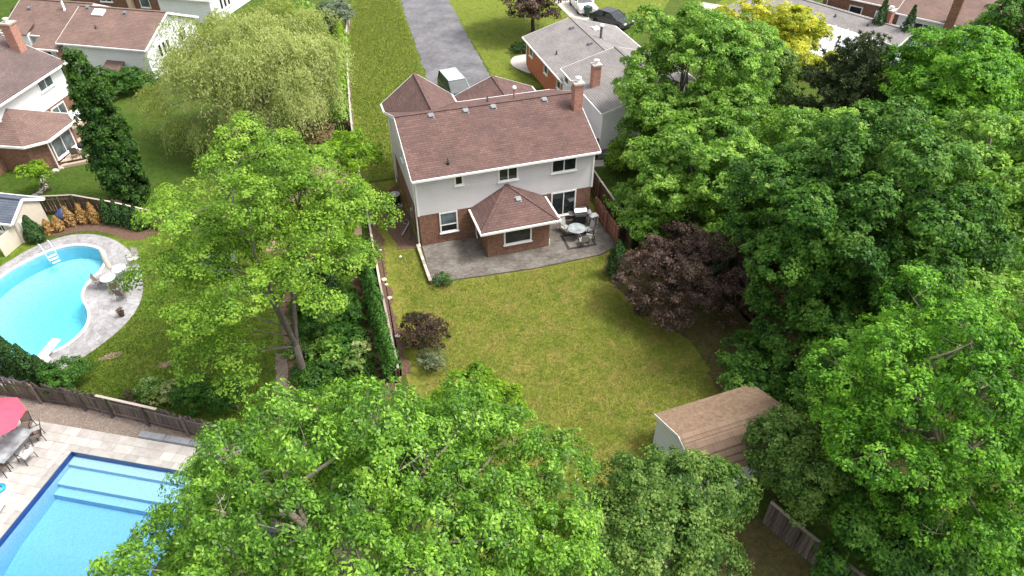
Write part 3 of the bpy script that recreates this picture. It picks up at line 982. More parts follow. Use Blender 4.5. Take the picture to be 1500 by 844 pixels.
def roof_vent(root, x, y, z, slope):
    """low box vent lying on a slope that rises along +y"""
    m = MB()
    up = Vector((0, -math.sin(slope), math.cos(slope)))
    al = Vector((0, math.cos(slope), math.sin(slope)))
    c = Vector((x, y, z))
    m.obox(c + up * 0.01, (1, 0, 0), al, up, 0.2, 0.2, 0.012)
    m.obox(c + up * 0.07, (1, 0, 0), al, up, 0.13, 0.13, 0.055)
    m.obox(c + up * 0.135, (1, 0, 0), al, up, 0.155, 0.155, 0.012)
    return m.build('roof_vent', M['vent'], root)

def pipe(root, x, y, z, h, r=0.06, mat='dark', cap=True):
    m = MB().lathe([(r * 2.2, -0.02), (r * 1.3, 0.06), (r, 0.08), (r, h)], (x, y, z), 12)
    p = m.build('vent_pipe', M[mat], root, True)
    if cap:
        MB().lathe([(r * 1.9, h - 0.04), (r * 2.1, h + 0.06), (r * 1.2, h + 0.16), (0.01, h + 0.18)], (x, y, z), 12).build('cap', M['white'], p, True)
    return p

def downspout(root, x, y, z0, z1):
    m = MB().tube([(x, y, z1), (x, y, z0 + 0.15), (x, y - 0.25, z0 + 0.04)], 0.045, 6)
    return m.build('downspout', M['white'], root)

# ------------------------------------------------------------------ the main house
W_, D_ = 11.32, 8.46
EZ, RZ, BZ = 5.13, 7.0, 2.36
h = thing('brick_house', 'two storey house with lilac-white siding over red brick and a reddish-brown shingle roof', 'house')
MB().box(0, W_, 0, D_, -0.1, BZ).build('brick_wall', M['brick'], h)
rf = gable(h, -0.03, W_ + 0.03, -0.03, D_ + 0.03, BZ, EZ, RZ, 'x', 0.37, 0.25, 'siding', 'roof_red', wall_name='siding_wall')
for x in (0, W_):
    s = -1 if x == 0 else 1
    MB().box(x + s * 0.03 - 0.05, x + s * 0.03 + 0.05, -0.085, 0.05, BZ, EZ + 0.02).build('corner_board', M['white'], h)
# rear windows
X_, Yn = (1, 0, 0), (0, -1, 0)
window(h, (1.82, -0.0, 1.58), X_, Yn, 1.16, 1.5, 0, hbar=0.36, pane2='glass_grey')
window(h, (2.6, -0.03, 4.5), X_, Yn, 0.55, 0.78, 0)
window(h, (5.7, -0.03, 4.4), X_, Yn, 1.28, 1.05, 1)
window(h, (9.35, -0.03, 4.36), X_, Yn, 1.7, 1.02, 1)
sd = window(h, (9.45, 0, 1.45), X_, Yn, 1.72, 1.85, 1, name='sliding_door')
# left side wall: meters, hose reel and a basement window
window(h, (-0.03, 4.2, 4.4), (0, -1, 0), (-1, 0, 0), 0.7, 0.9, 0)
MB().box(-0.2, -0.0, 2.0, 2.35, 0.9, 1.5).build('utility_meter', M['grey_metal'], h)
MB().tube([(-0.08, 1.7, 0.2), (-0.08, 1.7, 2.2)], 0.03, 6).build('conduit', M['grey_metal'], h)
downspout(h, -0.14, 0.1, 0.1, EZ - 0.15)
downspout(h, -0.14, D_ - 0.1, 0.0, EZ - 0.15)
# rear bump-out with a three-sided hipped roof
ex = MB().prism([(3.65, -2.4), (7.65, -2.4), (7.65, -0.01), (3.65, -0.01)], -0.1, 2.2).build('extension_wall', M['brick'], h)
window(h, (5.58, -2.4, 1.45), X_, Yn, 1.78, 1.26, 0)
MB().box(7.655, 7.72, -2.36, -2.2, 0.1, 0.55).build('vent_flap', M['white'], ex)
ap, e = Vector((5.6, -0.05, 3.62)), 2.3
A, B, Cc, Dd = Vector((3.2, -0.05, e)), Vector((3.2, -2.85, e)), Vector((8.1, -2.85, e)), Vector((8.1, -0.05, e))
mr = MB()
mr.slab([A, B, ap], 0.1).slab([B, Cc, ap], 0.1).slab([Cc, Dd, ap], 0.1)
er = mr.build('extension_roof', M['roof_red'], h)
hc = MB()
hc.beam(B + Vector((0, 0, 0.01)), ap + Vector((0, 0, 0.01)), 0.2, 0.03).beam(Cc + Vector((0, 0, 0.01)), ap + Vector((0, 0, 0.01)), 0.2, 0.03)
hc.build('hip_cap', M['roof_red'], er)
sof = MB().box(3.25, 8.05, -2.8, -0.06, e - 0.16, e - 0.12)
sof.build('soffit', M['white'], er)
g = MB()
g.beam((3.2, -2.91, e - 0.07), (8.1, -2.91, e - 0.07), 0.11, 0.12)
g.build('gutter', M['white'], h)
for xx in (3.14, 8.16):
    MB().beam((xx, -0.1, e - 0.07), (xx, -2.96, e - 0.07), 0.11, 0.12).build('gutter', M['white'], h)
downspout(h, 3.55, -0.1, 0.1, e - 0.1)
roof_vent(h, 6.0, -1.15, e + 1.32 * (2.85 - 1.15) / 2.8, math.atan(1.32 / 2.8))
# ridge vents, pipes, chimney
sl_ = math.atan((RZ - EZ) / (D_ / 2 + 0.4))
yv = D_ / 2 - 0.75
zv = RZ - (RZ - EZ) * 0.75 / (D_ / 2 + 0.4)
for xv in (1.95, 4.15, 5.95, 9.35):
    roof_vent(h, xv, yv + 0.4, zv + 0.15, sl_)
pipe(h, 2.1, 0.35, EZ + 0.35, 0.35, 0.05, 'dark', False)
pipe(h, 7.55, D_ / 2 + 0.35, RZ - 0.15, 0.75, 0.07, 'copper')
pipe(h, 6.0, D_ / 2 + 1.2, RZ - 0.5, 0.45, 0.06, 'dark', False)
chimney(h, 11.25, 3.0, 4.5, 8.1, 0.29, 0.27, 'brick_pink', 1)
# front wing (gable towards the street)
YW = 10.0
wm = MB()
wm.add([(0, D_ + 0.02, -0.1), (4.4, D_ + 0.02, -0.1), (4.4, YW, -0.1), (0, YW, -0.1), (0, D_ + 0.02, EZ + 0.05), (4.4, D_ + 0.02, EZ + 0.05), (4.4, YW, EZ + 0.05), (0, YW, EZ + 0.05), (2.2, YW, RZ - 0.15), (2.2, D_ + 0.02, RZ - 0.15)],
       [(3, 2, 1, 0), (0, 1, 5, 9, 4), (2, 3, 7, 8, 6), (3, 0, 4, 7), (1, 2, 6, 5), (4, 9, 8, 7), (9, 5, 6, 8)])
ww = wm.build('wing_wall', M['siding'], h)
bpy_fix(ww)
wr = MB()
for xe in (-0.27, 4.67):
    wr.slab([(xe, YW + 0.22, EZ), (2.2, YW + 0.22, RZ), (2.2, D_ / 2 + 0.02, RZ + 0.01), (xe, D_ + 0.42, EZ + 0.01)], 0.12)
wrf = wr.build('wing_roof', M['roof_red'], h)
MB().beam((2.2, D_ / 2 + 0.1, RZ + 0.015), (2.2, YW + 0.22, RZ + 0.005), 0.24, 0.03).build('ridge_cap', M['roof_red'], wrf)
t = MB()
for xe in (-0.27, 4.67):
    t.beam((xe, YW + 0.24, EZ - 0.1), (2.2, YW + 0.24, RZ - 0.1), 0.03, 0.2)
t.build('rake_board', M['white'], h)
for xe in (-0.33, 4.73):
    MB().beam((xe, YW + 0.22, EZ - 0.09), (xe, D_ + 0.44, EZ - 0.09), 0.11, 0.12).build('gutter', M['white'], h)
# garage in front
gable(h, 6.25, 12.15, D_ + 0.02, 15.2, -0.1, 2.45, 3.75, 'y', 0.3, 0.25, 'brick', 'roof_red', wall_name='garage_wall')
gd = MB().box(6.9, 11.5, 15.2, 15.27, 0.0, 2.15).build('garage_door', M['white'], h)
for k in range(4):
    MB().box(6.98, 11.42, 15.272, 15.295, 0.06 + k * 0.53, 0.53 + k * 0.53).build('door_panel', M['white'], gd)
# low brick edge along the raised patio
rw = thing('patio_edging', 'low brick edging with pale caps along the open side of the patio', 'edging', (-0.28, -3.8, 0))
MB().box(-0.04, 0.06, 0, 3.8, 0, 0.26).build('kerb', M['brick'], rw)
for k in range(9):
    link('cap_stone', MB().box(-0.08, 0.1, 0, 0.4, 0.262, 0.3).mesh('cap_stone', M['fence_pale']), rw, (0, 0.01 + k * 0.42, 0), (0, 0, 0))

# ------------------------------------------------------------------ neighbour A (left, brown roof with a faceted bay)
angA = math.atan2(6.64, 3.07)
# local x runs along the rear wall towards the right end; local -y faces the garden
hA = thing('tan_roof_house', 'white-sided house with brick ground floor and faceted bay beside a furnished deck', 'house', (-23.35, 26.55, 0), angA)
gable(hA, -15.0, 0, 0.0, 8.6, 1.95, 4.45, 6.4, 'x', 0.4, 0.3, 'siding_white', 'roof_mauve', wall_name='siding_wall')
MB().box(-14.97, -0.03, 0.03, 8.57, -0.1, 1.95).build('brick_wall', M['brick'], hA)
bay = [(-9.0, 0.0), (-9.0, -2.3), (-8.1, -3.3), (-5.2, -3.3), (-4.3, -2.3), (-4.3, 0.0)]
MB().prism(bay, -0.1, 2.15).build('bay_wall', M['brick'], hA)
eav = [(-9.3, 0.0, 2.2), (-9.3, -2.45, 2.2), (-8.22, -3.65, 2.2), (-5.08, -3.65, 2.2), (-4.0, -2.45, 2.2), (-4.0, 0.0, 2.2)]
apA = (-6.65, -0.0, 3.75)
mr = MB()
for i in range(5):
    mr.slab([eav[i], eav[i + 1], apA], 0.1)
br = mr.build('bay_roof', M['roof_tan'], hA)
for i in range(5):
    MB().beam(Vector(eav[i]) - Vector((0, 0, 0.06)), Vector(eav[i + 1]) - Vector((0, 0, 0.06)), 0.12, 0.16).build('gutter', M['white'], hA)
window(hA, (-2.2, 0, 3.75), X_, Yn, 1.7, 0.95, 1, glass='glass_grey')
window(hA, (-8.4, 0, 3.75), X_, Yn, 1.5, 0.95, 1, glass='glass_grey')
window(hA, (-2.0, 0.03, 1.2), X_, Yn, 1.6, 1.2, 1, glass='glass_grey')
window(hA, (-6.65, -3.3, 1.15), X_, Yn, 2.3, 1.5, 1, glass='glass_grey')
n1 = Vector((-1.0, -0.9, 0)).normalized()
window(hA, (-10.6, 0.03, 0.75), X_, Yn, 1.2, 1.0, 0)
downspout(hA, -8.2, -3.5, 0, 2.1)
chimney(hA, -0.55, 2.4, 4.8, 7.6, 0.38, 0.38, 'brick_pink', 1)

# ------------------------------------------------------------------ neighbour B (behind A, tan roof, white gable end)
angB = math.atan2(-0.484, 0.875)
hB = thing('long_tan_roof_house', 'long white bungalow with tan roof, skylight and tall gable end behind the willow', 'house', (-17.95, 32.1, 0), angB)
gable(hB, -8.3, 0, 0, 8.0, -0.1, 2.9, 4.75, 'x', 0.35, 0.3, 'siding_white', 'roof_tan')
gable(hB, -15.5, -8.32, 1.6, 8.6, -0.1, 2.75, 4.6, 'x', 0.35, 0.3, 'siding_white', 'roof_tan', wall_name='side_wall')
for k in range(3):
    window(hB, (0, 1.9 + k * 0.62, 1.95), (0, 1, 0), (1, 0, 0), 0.52, 1.25, 0)
window(hB, (0, 5.6, 2.0), (0, 1, 0), (1, 0, 0), 1.2, 0.9, 1)
window(hB, (0, 2.8, 0.45), (0, 1, 0), (1, 0, 0), 0.8, 0.5, 0)
window(hB, (-7.0, 0, 1.8), X_, Yn, 1.2, 1.0, 1)
# skylight, vents
sB = math.atan((4.75 - 2.9) / 4.35)
def onB(y): return 2.9 + (y + 0.35) * (4.75 - 2.9) / 4.35
up, al = Vector((0, -math.sin(sB), math.cos(sB))), Vector((0, math.cos(sB), math.sin(sB)))
MB().obox(Vector((-6.2, 3.3, onB(3.3))) + up * 0.06, (1, 0, 0), al, up, 0.55, 0.4, 0.07).build('skylight', M['plastic_white'], hB)
roof_vent(hB, -3.6, 3.5, onB(3.5), sB)
roof_vent(hB, -7.6, 3.8, onB(3.8), sB)
pipe(hB, -5.6, 1.6, onB(1.6), 0.3, 0.06, 'dark', False)
pipe(hB, -10.6, 4.2, 4.1, 1.0, 0.09, 'plastic_white')
roof_vent(hB, -14.2, 4.0, 4.1, sB)
# small porch with brick piers
pr = MB().slab([(-11.3, -0.6, 2.3), (-8.5, -0.6, 2.3), (-8.5, 1.7, 3.1), (-11.3, 1.7, 3.1)], 0.12).build('porch_roof', M['roof_tan'], hB)
MB().beam((-11.3, -0.66, 2.22), (-8.5, -0.66, 2.22), 0.12, 0.14).build('gutter', M['white'], hB)
for xx in (-11.1, -10.1, -8.75):
    MB().box(xx - 0.2, xx + 0.2, -0.45, -0.05, 0, 2.2).build('porch_pier', M['brick_pink'], hB)
MB().slab([(-14.8, 0.7, 2.9), (-12.6, 0.7, 2.9), (-12.6, 2.2, 3.5), (-14.8, 2.2, 3.5)], 0.1).build('side_gable_roof', M['roof_tan'], hB)
MB().box(-14.6, -12.7, 0.95, 1.62, -0.1, 2.88).build('alcove_wall', M['siding_white'], hB)
# bulkhead lean-to against the rear wall
lt = MB().prism([(-4.2, -1.3), (-2.6, -1.3), (-2.6, 0), (-4.2, 0)], 0, 0.9)
lt.build('bulkhead', M['brick'], hB)
MB().slab([(-4.3, -1.45, 0.92), (-2.5, -1.45, 0.92), (-2.5, 0, 1.5), (-4.3, 0, 1.5)], 0.06).build('bulkhead_roof', M['roof_tan'], hB)

# ------------------------------------------------------------------ neighbour C (further behind)
hC = thing('grey_roof_house', 'white house with grey roof and tall gable windows beyond the long tan-roofed bungalow', 'house', (-12.9, 45.2, 0), angB)
gable(hC, -6.0, 0, 0, 9, -0.1, 2.6, 4.4, 'x', 0.35, 0.3, 'siding_white', 'roof_grey')
gable(hC, -17.5, -6.05, 0.9, 9, -0.1, 2.9, 4.6, 'x', 0.4, 0.3, 'brick', 'roof_grey', wall_name='side_wall')
for k in range(3):
    window(hC, (0, 2.0 + k * 0.75, 1.6), (0, 1, 0), (1, 0, 0), 0.6, 1.5, 0)
window(hC, (0, 6.2, 1.7), (0, 1, 0), (1, 0, 0), 0.7, 0.9, 0)
window(hC, (-8.3, 0.9, 1.6), X_, Yn, 1.2, 1.4, 0, glass='glass_grey')
window(hC, (-13.0, 0.9, 1.7), X_, Yn, 1.5, 1.0, 1)
chimney(hC, -6.6, 0.55, 0, 5.0, 0.45, 0.3, 'brick', 1)
pipe(hC, -9.4, 2.5, 3.4, 0.35, 0.06, 'dark', False)
MB().box(-10.05, -9.65, 0.3, 0.85, 0, 3.4).build('pier', M['deck_wood'], hC)

# ------------------------------------------------------------------ neighbour R (right, grey roof, orange brick side)
hR = thing('orange_brick_house', 'grey-shingled house with bright orange brick side wall next to the main house', 'house', (15.2, 6.9, 0), 0)
gable(hR, 0.0, 8.6, 8.1, 18.0, -0.1, 2.75, 4.05, 'y', 0.3, 0.25, 'brick_orange', 'roof_grey', wall_name='brick_wall')
gable(hR, -0.2, 8.8, 0.0, 8.1, -0.1, 3.75, 5.0, 'y', 0.12, 0.15, 'siding_white', 'roof_grey', wall_name='rear_wall')
MB().box(-0.23, 8.83, -0.02, 8.08, -0.1, 0.75).build('foundation', M['slab'], hR)
for y in (16.6, 12.6, 9.4):
    window(hR, (0, y, 1.9), (0, -1, 0), (-1, 0, 0), 0.9, 0.9, 0)
window(hR, (-0.2, 7.2, 3.2), (0, -1, 0), (-1, 0, 0), 0.9, 0.7, 0)
window(hR, (-0.2, 5.6, 2.9), (0, -1, 0), (-1, 0, 0), 1.2, 0.9, 1)
window(hR, (2.8, 0.0, 2.6), X_, Yn, 1.3, 1.0, 1)
downspout(hR, -0.08, 17.8, 0, 2.6)
chimney(hR, 0.75, 3.9, 3.6, 5.6, 0.3, 0.28, 'brick_pink', 1)
sR = math.atan(1.3 / 4.6)
def rv(x, y):
    m = MB()
    z = 2.75 + (x + 0.3) * 1.3 / 4.6
    upv, alv = Vector((-math.sin(sR), 0, math.cos(sR))), Vector((math.cos(sR), 0, math.sin(sR)))
    c = Vector((x, y, z))
    m.obox(c + upv * 0.012, alv, (0, 1, 0), upv, 0.28, 0.28, 0.012).obox(c + upv * 0.1, alv, (0, 1, 0), upv, 0.17, 0.17, 0.08)
    m.build('roof_vent', M['vent'], hR)
rv(3.6, 16.0); rv(3.7, 12.0)
pipe(hR, 5.2, 13.2, 3.75, 1.1, 0.11, 'dark')
pipe(hR, 0.9, 12.6, 3.05, 0.35, 0.07, 'dark', False)
MB().box(5.4, 6.0, 15.2, 15.9, 3.7, 3.86).build('roof_box', M['plastic_white'], hR)

# ------------------------------------------------------------------ houses at the far right
angE = math.atan2(-0.93, 0.37)
hE = thing('white_patio_house', 'low house with grey roof and a ribbed white metal patio cover', 'house', (43.2, 22.5, 0), angE)
gable(hE, -7.0, 9.5, 0.0, 4.2, -0.1, 2.6, 3.3, 'x', 0.3, 0.3, 'siding_blue', 'roof_grey')
pc = MB().slab([(-1.5, -6.6, 2.1), (8.6, -6.6, 2.1), (8.6, -0.1, 2.62), (-1.5, -0.1, 2.62)], 0.06).build('patio_cover', M['white_roof'], hE)
for k in range(9):
    x = -1.5 + 10.1 * k / 8
    MB().beam((x, -6.6, 2.13), (x, -0.1, 2.65), 0.07, 0.07).build('roof_rib', M['white_roof'], pc)
MB().beam((-1.5, -6.66, 2.05), (8.6, -6.66, 2.05), 0.1, 0.2).build('cover_fascia', M['white_roof'], pc)
for x in (-1.3, 2.0, 5.2, 8.4):
    MB().box(x - 0.06, x + 0.06, -6.5, -6.38, 0, 2.05).build('cover_post', M['white'], hE)
MB().slab([(-7.0, -4.5, 2.15), (-2.2, -4.5, 2.15), (-2.2, -0.35, 2.62), (-7.0, -0.35, 2.62)], 0.1).build('lean_roof', M['roof_grey'], hE)
MB().box(-6.8, -2.4, -4.2, -0.02, -0.1, 2.05).build('lean_wall', M['siding_white'], hE)
pipe(hE, 2.6, 1.0, 2.95, 0.25, 0.08, 'dark', False)
pipe(hE, 5.9, 1.1, 2.95, 0.25, 0.08, 'dark', False)
chimney(hE, 6.9, 2.6, 2.6, 4.3, 0.32, 0.3, 'brick_pink', 1)
angD = math.atan2(-0.85, 0.53)
hD = thing('brick_and_white_house', 'brick house with white door, white siding end and tall brick chimney beyond the conifers', 'house', (47.5, 25.5, 0), angD)
gable(hD, 0, 7.6, 0, 8.5, -0.1, 3.6, 5.4, 'x', 0.4, 0.3, 'brick', 'roof_tan', wall_name='brick_wall')
gable(hD, 7.65, 19.5, -0.6, 8.0, -0.1, 3.4, 5.2, 'x', 0.4, 0.3, 'siding_white', 'roof_tan', wall_name='siding_wall')
window(hD, (3.4, 0, 2.3), X_, Yn, 1.3, 1.15, 0)
door(hD, (5.9, 0, 1.75), X_, Yn, 1.15, 2.3)
window(hD, (10.0, -0.6, 2.3), X_, Yn, 1.7, 1.1, 1)
chimney(hD, 12.2, -0.9, 0, 6.3, 0.4, 0.3, 'brick', 1)
downspout(hD, 0.5, -0.12, 0, 3.5)
pipe(hD, 5.3, 1.0, 4.0, 0.4, 0.07, 'copper', False)

# ------------------------------------------------------------------ garden sheds
sh = thing('garden_shed', 'white metal shed with a worn tan roof at the end of the lawn', 'shed', (7.35, -21.6, 0), RAD(3))
SL, SD, SE, SR = 5.0, 3.45, 1.95, 2.6
MB().prism([(0, 0.05), (SL, 0.05), (SL, SD), (0, SD)], -0.05, 1.9).build('wall', M['shed_white'], sh)
gw = MB()
gw.add([(0.001, 0.05, 1.9), (0.001, SD, 1.9), (0.001, 1.75, SR - 0.06), (0.12, 0.05, 1.9), (0.12, SD, 1.9), (0.12, 1.75, SR - 0.06)], [(0, 2, 1), (3, 4, 5), (0, 1, 4, 3), (1, 2, 5, 4), (2, 0, 3, 5)])
bpy_fix(gw.build('gable_wall', M['shed_white'], sh))
def course(y0, z0, y1, z1, mat, lip):
    return MB().slab([(-0.08, y0, z0 + lip), (SL + 0.08, y0, z0 + lip), (SL + 0.08, y1, z1), (-0.08, y1, z1)], 0.03)
nr = 7
for k in range(nr):           # near slope: lapped courses
    a, b = k / nr, (k + 1) / nr
    f = lambda t: (-0.18 + (1.75 + 0.18) * t, SE - 0.12 + (SR - SE + 0.12) * (1 - (1 - t) ** 1.25))
    (y0, z0), (y1, z1) = f(a), f(min(1.0, b + 0.02))
    course(y0, z0, y1, z1, None, 0.016).build('roof_course', M['roll_roof'], sh)
MB().slab([(-0.08, 1.75, SR), (SL + 0.08, 1.75, SR), (SL + 0.08, SD + 0.15, SE - 0.02), (-0.08, SD + 0.15, SE - 0.02)], 0.035).build('roof', M['tan_roof'], sh)
t = MB()
t.beam((-0.1, -0.18, SE - 0.13), (-0.1, 1.75, SR - 0.07), 0.03, 0.12).beam((-0.1, 1.75, SR - 0.07), (-0.1, SD + 0.15, SE - 0.09), 0.03, 0.12)
t.build('rake_board', M['white'], sh)
MB().box(1.9, 3.1, SD, SD + 0.04, 0.05, 1.8).build('door', M['white'], sh)

dS = Vector((1.1, 2.13, 0)).normalized()    # along the gable end of the little shed
angS = math.atan2(dS.y, dS.x)
s2 = thing('pool_shed', 'small cream shed with blue-grey shingles beside the kidney-shaped pool', 'shed', (-24.05, 7.95, 0), angS)
gable(s2, 0, 2.35, 0.0, 3.6, -0.05, 1.75, 2.65, 'y', 0.3, 0.12, 'cream', 'roof_slate')
MB().box(0.25, 0.9, -0.055, -0.015, 0.5, 1.5).build('door', M['white'], s2)
window(s2, (0.0, 1.1, 1.15), (0, -1, 0), (-1, 0, 0), 0.6, 0.7, 1)
MB().obox((0.7, 2.6, 2.45), (0.75, 0, 0.55), (0, 1, 0), (-0.55, 0, 0.75), 0.3, 0.3, 0.03).build('skylight', M['plastic_white'], s2)
MB().box(-1.5, -0.02, 0.2, 0.24, 0, 1.3).build('screen_panel', M['cream'], s2)

# ------------------------------------------------------------------ fences
def fence(name, label, pts, h_, mat, pw=0.14, gap=0.012, rails=(0.25, 1.25), post_every=2.4, post_h=None, lean=0.02, seed=1, side=1, top=None, wob=0.03, cat='fence', skip=0.0):
    """board fence: every picket, post and rail is a part"""
    r = random.Random(seed)
    root = thing(name, label, cat, (pts[0][0], pts[0][1], 0))
    o = Vector((pts[0][0], pts[0][1], 0))
    variants = []
    for k in range(5):
        hh = h_ * (1 + r.uniform(-wob, wob))
        m = MB()
        m.prism([(-pw / 2, -0.011), (pw / 2, -0.011), (pw / 2, 0.011), (-pw / 2, 0.011)], 0.02, hh)
        variants.append(m.mesh('picket', M[mat]))
    for i in range(len(pts) - 1):
        a, b = Vector((*pts[i], 0)) - o, Vector((*pts[i + 1], 0)) - o
        d = b - a
        L = d.length
        d.normalize()
        nrm = Vector((-d.y, d.x, 0)) * side
        ang = math.atan2(d.y, d.x)
        n = max(1, int(L / (pw + gap)))
        for k in range(n):
            if r.random() < skip: continue
            p = a + d * (pw / 2 + k * L / n)
            q = link('picket', r.choice(variants), root, p, (r.gauss(0, lean), r.gauss(0, lean), ang))
        for z in rails:
            MB().beam(a - nrm * 0.045 + Vector((0, 0, z)), b - nrm * 0.045 + Vector((0, 0, z)), 0.04, 0.09).build('rail', M[mat], root)
        k = max(1, round(L / post_every))
        pmesh = MB().box(-0.05, 0.05, -0.05, 0.05, -0.1, post_h or h_ * 1.03).mesh('post', M[mat])
        for j in range(k + (1 if i == len(pts) - 2 else 0)):
            link('post', pmesh, root, a + d * (L * j / k) - nrm * 0.12, (0, r.gauss(0, 0.015), ang))
        if top:
            MB().beam(a + Vector((0, 0, h_ + 0.02)), b + Vector((0, 0, h_ + 0.02)), 0.12, 0.035).build('top_rail', M[top], root)
    return root

fence('board_fence', 'leaning weathered grey board fence between the pebble bed and the kidney pool garden', [(-25.2, -4.35), (-22.64, -5.75), (-18.3, -8.1), (-17.0, -8.95), (-15.3, -10.0), (-11.6, -12.4), (-7.2, -15.0), (-3.5, -17.2)], 1.35, 'fence_grey', 0.135, 0.012, (0.3, 1.1), 2.4, 1.4, 0.035, 5, 1)
wb = thing('loose_board', 'pale weathered plank lying along the top of the leaning grey fence', 'plank', (-17.4, -8.75, 1.42), math.atan2(-2.5, 4.0))
MB().box(0, 3.3, -0.06, 0.06, 0, 0.035).build('board', M['fence_pale'], wb)
fence('board_fence', 'long pale-topped board fence behind the thuja hedge beside the main lawn', [(-3.42, -10.9), (-3.2, -4), (-2.95, 1.0), (-2.75, 5.2), (-2.55, 10.5), (-2.2, 16)], 1.0, 'fence_dark', 0.14, 0.012, (0.2, 0.85), 2.4, 1.0, 0.012, 6, -1, top='fence_pale')
fence('board_fence', 'pale grey fence running between the two front lawns', [(-2.2, 16.05), (-1.75, 21), (-0.9, 29), (-0.1, 36), (1.2, 44)], 1.0, 'fence_pale', 0.14, 0.012, (0.2, 0.85), 2.4, 1.05, 0.01, 7, 1, top='fence_pale')
fence('gate_fence', 'short dark slatted gate panel across the side passage', [(-6.3, 18.0), (-4.4, 17.2), (-2.4, 16.2)], 1.2, 'fence_dark', 0.1, 0.09, (0.2, 1.05), 1.9, 1.3, 0.01, 8, 1, cat='gate')
fence('board_fence', 'dark board fence behind the rusty thujas by the little cream shed', [(-24.0, 11.2), (-21.2, 10.6), (-18.6, 8.9), (-15.9, 6.9)], 1.45, 'fence_dark', 0.14, 0.02, (0.3, 1.2), 2.2, 1.5, 0.02, 9, 1, top='fence_pale')
fence('patio_screen', 'reddish stained board screen beside the patio dining set', [(11.86, -0.1), (11.82, -1.9), (11.8, -3.75)], 1.45, 'fence_red', 0.145, 0.006, (0.3, 1.2), 1.85, 1.5, 0.01, 10, 1, cat='screen')
fence('board_fence', 'dark brown board fence behind the reddish patio screen', [(12.75, 4.2), (12.6, 1.2), (12.5, -1.8), (12.45, -4.4)], 1.8, 'fence_dark', 0.145, 0.008, (0.3, 1.5), 2.4, 1.85, 0.01, 11, 1, top='fence_pale')
fence('board_fence', 'dark board fence with double top rail in the shade below the near maples', [(9.75, -23.3), (10.2, -24.6), (11.2, -27.0), (12.0, -28.9)], 1.5, 'fence_grey', 0.14, 0.01, (0.3, 1.3), 2.2, 1.6, 0.02, 12, -1, top='fence_pale')
fence('garden_gate', 'small dark gate beside the neighbour foundation wall', [(13.0, 7.4), (14.9, 7.2)], 1.5, 'fence_dark', 0.14, 0.01, (0.3, 1.3), 1.9, 1.6, 0.01, 13, 1, cat='gate')
for k in range(2):
    b = thing('step_slab', 'pale stone step slab on the path behind the dark fence', 'slab', (13.6 + k * 1.0, 5.9 + k * 0.25, 0), RAD(-12), 'pale slabs behind the house')
    MB().box(-0.5, 0.48, -0.45, 0.45, 0, 0.14 - 0.03 * k).build('slab', M['concrete'], b, bevel=0.02)

# ------------------------------------------------------------------ pools
def clip(poly, nx, ny, c):
    out = []
    n = len(poly)
    for i in range(n):
        a, b = poly[i], poly[(i + 1) % n]
        da, db = a[0] * nx + a[1] * ny - c, b[0] * nx + b[1] * ny - c
        if da >= 0: out.append(a)
        if (da >= 0) != (db >= 0):
            t = da / (da - db)
            out.append((a[0] + (b[0] - a[0]) * t, a[1] + (b[1] - a[1]) * t))
    return out

def area(p):
    return 0.5 * sum(p[i][0] * p[(i + 1) % len(p)][1] - p[(i + 1) % len(p)][0] * p[i][1] for i in range(len(p)))

def pave(root, poly, ang, row, lens, z, mat, name='paver', joint=0.012, seed=1, th=0.05, jig=0.004, limit=300, center=(0, 0)):
    """cut a polygon into running-bond slabs, each an object of its own"""
    r = random.Random(seed)
    ca, sa = math.cos(-ang), math.sin(-ang)
    L = [(p[0] * ca - p[1] * sa, p[0] * sa + p[1] * ca) for p in poly]
    x0, x1 = min(p[0] for p in L), max(p[0] for p in L)
    y0, y1 = min(p[1] for p in L), max(p[1] for p in L)
    cells = []
    y = y0
    while y < y1:
        x = x0 - r.uniform(0, lens[1])
        while x < x1:
            ln = r.uniform(*lens)
            q = clip(clip(clip(clip(L, 1, 0, x + joint), -1, 0, -(x + ln)), 0, 1, y + joint), 0, -1, -(y + row))
            if len(q) >= 3 and abs(area(q)) > 0.02:
                cells.append([(p[0] * ca + p[1] * sa, -p[0] * sa + p[1] * ca) for p in q])
            x += ln
        y += row
    cells.sort(key=lambda q: (sum(p[0] for p in q) / len(q) - center[0]) ** 2 + (sum(p[1] for p in q) / len(q) - center[1]) ** 2)
    rest = MB()
    for k, q in enumerate(cells):
        dz = z + r.uniform(-jig, jig)
        if k < limit:
            MB().prism(q, dz - th, dz).build(name, M[mat], root)
        else:
            rest.prism(q, dz - th, dz)
    if rest.v:
        tag(rest.build(name + '_field', M[mat], root), kind='stuff')

def offset(poly, d_):
    nn, out = len(poly), []
    s = 1 if area(poly) > 0 else -1
    for i in range(nn):
        a, b = np.array(poly[i - 1]), np.array(poly[(i + 1) % nn])
        t = (b - a) / np.linalg.norm(b - a)
        out.append(tuple(np.array(poly[i]) + np.array([t[1], -t[0]]) * s * d_))
    return out

